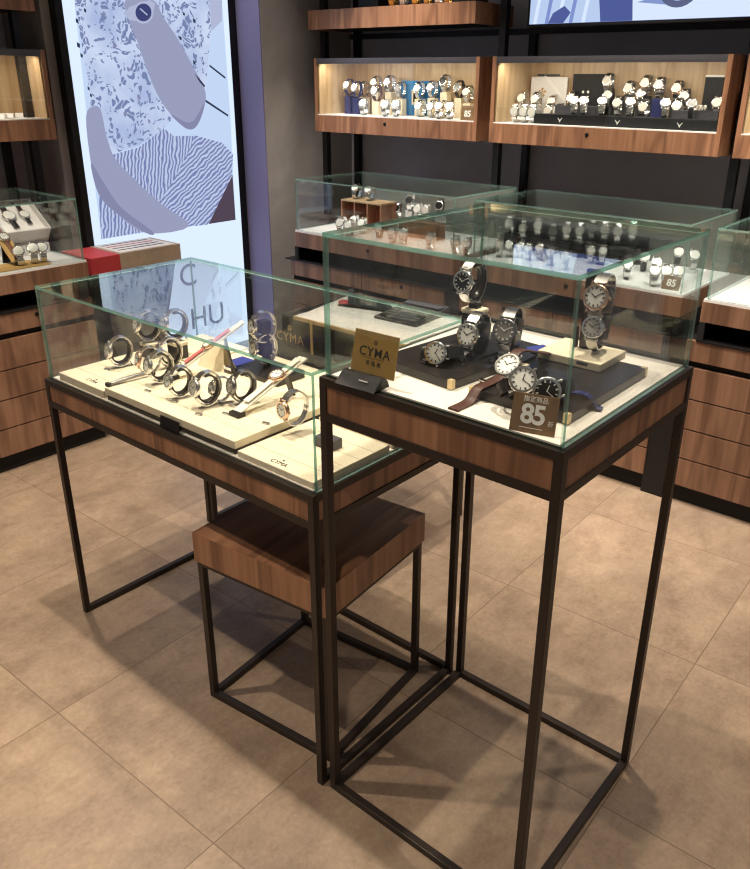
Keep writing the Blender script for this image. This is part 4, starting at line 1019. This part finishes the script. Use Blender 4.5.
# black platform with chevron emblems
a, b = at_y(534, 120, 2.215), at_y(719, 129, 2.215); ph = .040
t = thing('display_platform', 'long black platform with three chevron emblems, box below the television', 'display platform', ((a.x+b.x)/2, 2.215, BD+.0006))
MB().box(a.x, b.x, 2.212, 2.30, BD+.0006, BD+ph, .0015).build('body', M['black'], t)
def chevron(cx, z, y, s_, par):
    m = MB()
    for k, w in enumerate((1., .68, .38)):
        zz = z+s_*.45-k*s_*.38
        m.prism([(cx-s_*w, zz+s_*.18), (cx-s_*w*.72, zz+s_*.18), (cx, zz-s_*.55+k*s_*.1), (cx+s_*w*.72, zz+s_*.18), (cx+s_*w, zz+s_*.18), (cx, zz-s_*.8+k*s_*.1)], 'XZ', y-.0006, y)
    m.build('emblem', M['print_white'], par)
for px, py in ((559.6, 121.6), (617, 125), (679, 128.5)): q = at_y(px, py, 2.212); chevron(q.x, BD+ph*.48, 2.212, .012, t)
a, b = at_y(560, 104, 2.345), at_y(590, 112, 2.345)
c0, c1 = at_y(560, 110, 2.36), at_y(600, 112, 2.36)
solo('display_step', 'grey display step behind the platform, left half of the television box', 'display block', MB().box(c0.x, c1.x, 2.312, 2.37, BD+.0006, BD+.072, .001), M['grey_plastic'])
c0, c1 = at_y(676, 116, 2.36), at_y(722, 118, 2.36)
solo('display_step', 'grey display step behind the platform, right end of the television box', 'display block', MB().box(c0.x, c1.x, 2.312, 2.40, BD+.0006, BD+.068, .001), M['grey_plastic'])
a, b = at_y(530, 106, 2.44), at_y(568, 77, 2.44)
t = thing('poster_board', 'white illustrated board standing at the left of the television box', 'poster', ((a.x+b.x)/2, 2.44, BD+.0006))
MB().box(a.x, b.x, 2.437, 2.443, BD+.0006, b.z, .0005).build('board', M['paper'], t)
mx_ = (a.x+b.x)/2
MB().prism([(mx_-.03, BD+.19), (mx_-.02, BD+.195), (mx_+.09, BD+.09), (mx_+.08, BD+.085)], 'XZ', 2.4362, 2.437).build('stripe_print', M['print_white'], t)
m = MB()
for k in range(5): m.prism([(mx_-.03+.022*math.cos(k*1.25), BD+.12+.022*math.sin(k*1.25)), (mx_-.03+.018*math.cos(k*1.25+.7), BD+.12+.018*math.sin(k*1.25+.7)), (mx_-.03, BD+.12)], 'XZ', 2.4358, 2.437)
m.build('flower_print', M['tan_board'], t)
MB().box(mx_-.06, mx_+.05, 2.4362, 2.437, BD+.188, BD+.196).build('heading_print', M['grey_plastic'], t)
a, b = at_y(571, 110, 2.44), at_y(607, 74, 2.44)
t = thing('jewellery_board', 'black velvet board with four white studs in the television box', 'display board', ((a.x+b.x)/2, 2.44, BD+.0006))
MB().box(a.x, b.x, 2.434, 2.446, BD+.0006, b.z, .001).build('board', M['black_matt'], t)
for px, py in ((583, 92), (588, 92), (581, 98), (586, 98)): q = at_y(px, py, 2.434); MB().lathe([(.0045, -.003), (.006, 0)], 12).xf(T(q.x, 2.434, q.z)).build('stud', M['print_white'], t)
a, b = at_y(701, 112, 2.45), at_y(728, 75, 2.45)
t = thing('jewellery_board', 'tall black board with white top edge, right end of the television box', 'display board', ((a.x+b.x)/2, 2.45, BD+.0006))
MB().box(a.x, b.x-.01, 2.445, 2.457, BD+.0006, b.z-.008, .001).build('board', M['black_matt'], t)
MB().box(a.x, b.x-.01, 2.443, 2.457, b.z-.008, b.z, .001).build('top_edge', M['print_white'], t)
a = at_y(651, 122, 2.33); b = at_y(665, 99, 2.33)
solo('display_pillar', 'dark navy display pillar at the middle right of the television box', 'display block', MB().box(a.x, b.x, 2.312, 2.345, BD+.0006, b.z, .0015), M['navy'])
def on_platform(items, row, az=-72, el=22, s=1.0, z=BD+ph, y=2.262):
    for i, (px, py, sty) in enumerate(items):
        R = orient(az, el); D = at_y(px, py, y-RY*.6); D.z = z+drop(R, s)+.0008
        put(D, R, s, sty, f"{SW[sty]}, {ORD[i]} in {row}, {p2}", G2)
on_platform([(573, 112, 'steel_white'), (583, 111.5, 'steel_white'), (601, 113, 'steel_white'), (629, 115, 'steel_white'), (664, 116, 'steel_white'), (690, 117, 'black_black')], 'the platform front row', el=38)
box_row([(514, 112, 'steel_silver'), (523, 113.5, 'steel_silver'), (531.5, 114, 'steel_silver')], 2.215, 'the left front cluster', p2, G2, 'acrylic', az=-85, el=10)
box_row([(521, 98, 'steel_white'), (534.5, 99, 'steel_white'), (548, 108, 'steel_silver'), (557, 109, 'steel_silver')], 2.33, 'the left back cluster', p2, G2, 'acrylic')
box_row([(551, 102, 'rose_white'), (571, 98, 'steel_white'), (607, 80.5, 'steel_silver'), (607.5, 95, 'steel_silver'), (617, 103, 'steel_silver'), (628, 88, 'steel_silver'), (641, 93, 'steel_white'), (645, 82.5, 'rose_white'), (658.5, 84.5, 'steel_white'), (676.5, 88, 'rose_white'), (684, 96, 'steel_white'), (717, 102.5, 'steel_white')], 2.395, 'the upper row', p2, G2, 'black_matt')
box_row([(643, 107, 'steel_silver'), (677, 106, 'steel_white')], 2.322, 'the middle row', p2, G2, 'black_matt')
q = at_y(701, 107, 2.36)
t = thing('ring_tray', 'cluster of small white rings on the right grey step', 'jewellery', (q.x, 2.35, BD+.0685))
for k in range(4): MB().ring(.006, .010, -.003, .003, 14).xf(T(-.018+k*.012, (k % 2)*.006, .0102) @ Matrix.Rotation(.7*k, 4, 'Z')).build('ring', M['print_white'], t, world=False)

# left wall box: small white watch trays by its right end
G5 = 'small white tags in the left wall box'
for i, (px, py) in enumerate(((2, 112), (10, 113.5), (19, 113.5))):
    q = at_x(px, py, -2.50); w = .030
    t = thing('price_tag', f"small white folded tag, {ORD[i]} on the floor of the left wall box", 'tag', (q.x, q.y, BD+.0006), .5+i*.3, G5)
    MB().prism([(-.012, 0), (.012, 0), (.004, .018), (-.004, .020)], 'YZ', -w/2, w/2).build('card', M['paper'], t, world=False)

# wall shelf at the top: gold watches standing on a cream base
z0 = SZ+.0865
for i, (px, sty, y) in enumerate(((391, 'gold_white', 2.225), (402, 'steel_white', 2.24), (414, 'gold_white', 2.225), (426, 'gold_white', 2.235), (437, 'rose_white', 2.225), (446, 'gold_white', 2.24))):
    R = orient(-72, 14); D = at_y(px, 0, y); D.z = z0+drop(R, 1.15)+.001
    put(D, R, 1.15, sty, f"{SW[sty]}, {ORD[i]} on the top wall shelf", 'watches on the top wall shelf')
for px, x2, lab in ((358, 378, 'black box at the left of the top wall shelf'), (459, 474, 'black box at the right of the top wall shelf')):
    a, b = at_y(px, 4, 2.25), at_y(x2, 4, 2.25)
    t = thing('storage_box', lab, 'box', ((a.x+b.x)/2, 2.30, z0), 0, 'black boxes on the top shelf')
    MB().box(a.x, b.x, 2.25, 2.36, z0+.0004, z0+.10, .002).build('body', M['black'], t)
    MB().box(a.x-.002, b.x+.002, 2.248, 2.362, z0+.10, z0+.125, .002).build('lid', M['black_matt'], t)

# counter cases
def case_watch(px, py, sty, label, group, az=-72, el=30, s=1.0, ylim=2.16, yrow=2.12, mat='white', rl=None):
    R = orient(az, el); h = drop(R, s); z = CZ+h+.001
    D = at_z(px, py, z)
    if D.y < 1.836: D.y = 1.836
    if D.y > ylim:
        D = at_y(px, py, yrow)
        riser(D, R, s, D.z-h-.0008, CZ+.0004, mat, rl)
    put(D, R, s, sty, label, group)
G3 = 'watches in the left back counter case'
p3 = 'left back counter case'
a, b, c = at_y(341, 199, 2.03), at_y(381, 204, 2.03), at_y(341, 224, 2.03)
ck = thing('cubby_stand', 'wooden three-cubby stand in the left back counter case', 'display stand', ((a.x+b.x)/2, 2.03, CZ))
x0, x1, zt = a.x, b.x, a.z
MB().box(x0, x1, 2.03, 2.15, zt-.008, zt, .0008).build('top', M['oak'], ck)
MB().box(x0, x1, 2.142, 2.15, CZ+.0004, zt-.008).build('back', M['wood'], ck)
for k in range(4):
    X = x0+(x1-x0-.008)*k/3; MB().box(X, X+.008, 2.03, 2.142, CZ+.0004, zt-.008).build('divider', M['wood'], ck)
for i, (px, py) in enumerate(((355, 194.5), (368, 195.5))):
    R = orient(-80, 40); D = at_y(px, py, 2.07); D.z = zt+drop(R, 1.)+.0008
    put(D, R, 1., 'steel_white', f"white-dial steel watch, {('left', 'right')[i]} one on the wooden cubby stand", G3)
for i, (px, py, sty) in enumerate(((314, 231, 'steel_silver'), (326, 225, 'steel_white'), (344, 226, 'steel_white'), (353, 220, 'steel_white'), (361, 223, 'steel_white'))):
    case_watch(px, py, sty, f"{SW[sty]}, {ORD[i]} in the left group, {p3}", G3, s=1.12 if i == 1 else 1.)
for i, (px, py, sty) in enumerate(((383, 207, 'steel_white'), (396, 208, 'steel_black'), (409, 200, 'steel_black'), (417, 209, 'steel_white'), (425, 210, 'steel_silver'), (439, 205.5, 'black_black'))):
    case_watch(px, py, sty, f"{SW[sty]}, {ORD[i]} in the raised row, {p3}", G3, el=22, yrow=2.15, rl=f"white riser, {ORD[i]} in the raised row, {p3}", s=1.05)
for i, (px, py, sty) in enumerate(((378, 227, 'brown_white'), (391, 232, 'steel_white'), (402, 233, 'steel_white'), (420, 240, 'steel_silver'), (437, 246, 'steel_silver'), (448, 248, 'steel_silver'))):
    case_watch(px, py, sty, f"{SW[sty]}, {ORD[i]} in the front row, {p3}", G3)
solo('display_block', 'brown display block between the raised row and front row', 'display block', MB().box(-1.47, -1.25, 2.02, 2.09, CZ+.0004, CZ+.075, .001), M['wood'])

G4 = 'watches in the middle back counter case'
p4 = 'middle back counter case'
solo('display_platform', 'black tiered platform filling the left of the middle back case', 'display platform', MB().prism([(2.165, CZ+.0004), (2.245, CZ+.0004), (2.245, CZ+.10), (2.165, CZ+.10)], 'YZ', -.885, -.335), M['black_matt'])
for i, (px, py, sty) in enumerate(((509, 223, 'steel_white'), (523, 228, 'steel_silver'), (538, 225, 'rose_white'), (553, 231, 'steel_grey'), (567, 229, 'steel_silver'), (580, 230, 'steel_silver'), (592, 228, 'steel_grey'), (605, 229, 'steel_silver'), (618, 231, 'steel_silver'), (633, 229, 'steel_silver'))):
    case_watch(px, py, sty, f"{SW[sty]}, {ORD[i]} in the raised row, {p4}", G4, el=12, yrow=2.12, mat='black_matt', rl=f"black riser, {ORD[i]} in the raised row, {p4}", s=1.05)
for i, (px, py, sty) in enumerate(((499, 245, 'steel_silver'), (509, 245, 'steel_white'), (520, 246, 'steel_white'), (528, 248, 'steel_white'), (539.5, 248, 'steel_white'), (550, 253, 'steel_silver'), (565, 257, 'steel_white'), (591, 251, 'steel_silver'), (603, 251, 'steel_white'))):
    case_watch(px, py, sty, f"{SW[sty]}, {ORD[i]} in the left front row, {p4}", G4, el=35, mat='black_matt', ylim=2.06, yrow=2.055, rl=f"black riser, {ORD[i]} in the left front row, {p4}", s=.95)
for i, (px, py, sty) in enumerate(((628, 264, 'steel_white'), (645, 257, 'black_white'), (655, 271, 'steel_white'), (657, 263, 'steel_white'), (667, 271, 'steel_white'), (679, 271, 'steel_white'), (679, 252, 'black_white'), (695, 255, 'steel_white'))):
    case_watch(px, py, sty, f"{SW[sty]}, {ORD[i]} in the right group, {p4}", G4, az=-60, el=40, yrow=2.15, ylim=2.20, rl=f"white riser, {ORD[i]} in the right group, {p4}", s=1.05)
q = at_z(667, 287, CZ); q = Vector((-.075, 1.84, CZ))
t = thing('price_sign', 'small brown price sign reading 85 in the middle back case', 'sign', (q.x, q.y, CZ+.0006))
MB().box(-.032, .032, 0, .002, 0, .050, .0005).xf(Matrix.Rotation(-.35, 4, 'X')).build('card', M['card_brown'], t, world=False)
text('85', .034, M['print_white'], t, Matrix.Rotation(-.35, 4, 'X') @ T(0, -.0005, .024) @ FRONT, bold=.0010)
MB().prism([(.003, 0), (.026, 0), (.018, .042)], 'YZ', -.008, .008).build('easel', M['card_brown'], t, world=False)
solo('display_tray', 'empty white acrylic tray in the far right counter case', 'display tray', MB().box(.34, .62, 1.90, 2.18, CZ+.0004, CZ+.012, .002), M['white'])

# left wall counter: gift box with two watches, strap stand, three watches
gx = thing('watch_gift_box', 'open white gift box with two watches in the left counter case', 'gift box', (-2.36, .635, CZ), 0)
Rt = T(-.02, 0, .098) @ Matrix.Rotation(.62, 4, 'Y')
def gb_(nm, m, mat, x=True): return m.xf(Rt if x else T(0, 0, 0)).build(nm, M[mat], gx, world=False)
gb_('stand', MB().prism([(-.085, .0004), (.075, .0004), (.075, .040), (-.085, .150)], 'XZ', -.085, .085), 'box_white', False)
gb_('box_floor', MB().box(-.09, .09, -.095, .095, .0, .010, .001), 'box_white')
for nm, a in (('box_side', (.084, .09, -.095, .095)), ('box_side', (-.09, -.084, -.095, .095)), ('box_side', (-.084, .084, -.095, -.089)), ('box_side', (-.084, .084, .089, .095))):
    gb_(nm, MB().box(*a, .010, .070, .001), 'box_white')
gb_('cushion', MB().box(-.083, .083, -.088, .088, .010, .050, .006), 'paper')
for dy, sty, lab, s in ((-.030, 'black_white', 'larger white-dial watch on the left in the white gift box', 1.35), (.034, 'black_white', 'smaller white-dial watch on the right in the white gift box', 1.1)):
    nrm = (Rt.to_3x3() @ Vector((0, 0, 1))).normalized(); up = (Rt.to_3x3() @ Vector((-1, 0, 0))).normalized(); side = up.cross(nrm).normalized()
    Rm = Matrix((side, -nrm, up)).transposed()
    if Rm.determinant() < 0: Rm = Matrix((-side, -nrm, up)).transposed()
    D = Vector(gx.location)+Rt @ Vector((-.012, dy, .050))+nrm*.008*s
    put(D, Rm, s, sty, lab, 'watches in the white gift box', False, 'openbox', open_path(.028, .030), (0, .006, 0))
G6 = 'loose watches in the left counter case'
for px, py, sty, lab, s in ((45, 258, 'steel_silver', 'silver-dial steel watch lying in front of the gift box', 1.1), (52, 253, 'steel_white', 'white-dial steel watch at the right corner of the gift box', 1.15), (64, 253, 'steel_white', 'white-dial steel watch nearest the glass end, left counter case', 1.1)):
    R = orient(-20, 45); z = CZ+drop(R, s)+.001; D = at_z(px, py, z)
    if D.x > -2.10: D.x = -2.10
    put(D, R, s, sty, lab, G6)
solo('tan_mat', 'tan board mat under the strap stand, left counter case', 'mat', MB().box(-2.18, -2.06, .36, .60, CZ+.0004, CZ+.005, .001), M['tan_board'])
a, b = Vector((-2.115, .50, CZ+.020)), Vector((-2.23, .50, CZ+.115))
ramp_stand(a, b, .05, 'sloping tan strap stand by the white gift box', CZ, 'dark-strap watch laid on the tan strap stand', 'tan_white', .004, 'tan_board', .80, 1.05, (.02, .085))
for i, (y0, lab) in enumerate(((.575, 'left of the two small tan bowls behind the gift box'), (.650, 'right of the two small tan bowls behind the gift box'))):
    t = thing('display_cup', lab, 'bowl', (-2.475, y0, CZ), 0, 'tan bowls behind the gift box')
    MB().lathe([(.022, .0004), (.026, .030), (.030, .100), (.026, .100), (.022, .036)], 20, 'Z').build('body', M['tan_board'], t, S60, world=False)
    MB().lathe([(.031, .100), (.031, .108)], 20, 'Z').build('rim', M['cream'], t, S60, world=False)
# ------------------------------------------------------------------ light: warm ceiling spots, plus unseen fill spots added for cases and dials
def spot(x, y, power, size=1.5, r=.04, tx=None, ty=None, col=(1, .86, .70), blend=.6, z=2.86):
    l = bpy.data.lights.new('ceiling_or_fill_spot', 'SPOT'); l.energy = power; l.spot_size = size; l.spot_blend = blend; l.shadow_soft_size = r; l.color = col
    o = bpy.data.objects.new('ceiling_or_fill_spot', l); COL.objects.link(o); o.location = (x, y, z)
    d = Vector((tx if tx is not None else x, ty if ty is not None else y, 0)) - o.location
    o.rotation_euler = d.to_track_quat('-Z', 'Y').to_euler(); return o
spot(-.68, .15, 185, 1.35, .022)
spot(-1.6, .2, 95, 1.3, .022)
spot(-1.0, -.68, 112, 1.5, .022)
spot(.30, .60, 138, 1.35, .022)
spot(.75, -.9, 66, 1.5, .03)  # unseen front fill added so dials facing the camera read white
spot(1.05, 1.15, 50, 1.4, .03)
for x in (-1.55, -.5, .5):
    spot(x, 1.15, 120, .95, .05, ty=2.35, col=(1, .90, .80)); spot(x, 1.72, 95, .9, .04, ty=1.98, col=(1, .91, .82))  # unseen spots added to wash the back wall and brighten the case decks
spot(-2.05, 1.2, 50, 1.0, .05, tx=-2.3, ty=2.0, col=(1, .92, .86))
spot(-1.5, -.1, 80, 1.0, .05, tx=-2.6, col=(1, .90, .80))
w = bpy.data.worlds.new('shop_dim'); w.use_nodes = True; scene.world = w
bg = w.node_tree.nodes['Background']; bg.inputs[0].default_value = (1., .92, .86, 1); bg.inputs[1].default_value = .19
scene.view_settings.view_transform = 'Standard'; scene.view_settings.look = 'None'
scene.view_settings.exposure = 0.; scene.view_settings.gamma = 1.; scene.view_settings.use_curve_mapping = False
cy = scene.cycles
cy.use_denoising = True; cy.max_bounces = 10; cy.diffuse_bounces = 4; cy.glossy_bounces = 6; cy.transparent_max_bounces = 40
cy.caustics_reflective = False; cy.caustics_refractive = False; cy.sample_clamp_indirect = 4.
cy.filter_width = 1.2
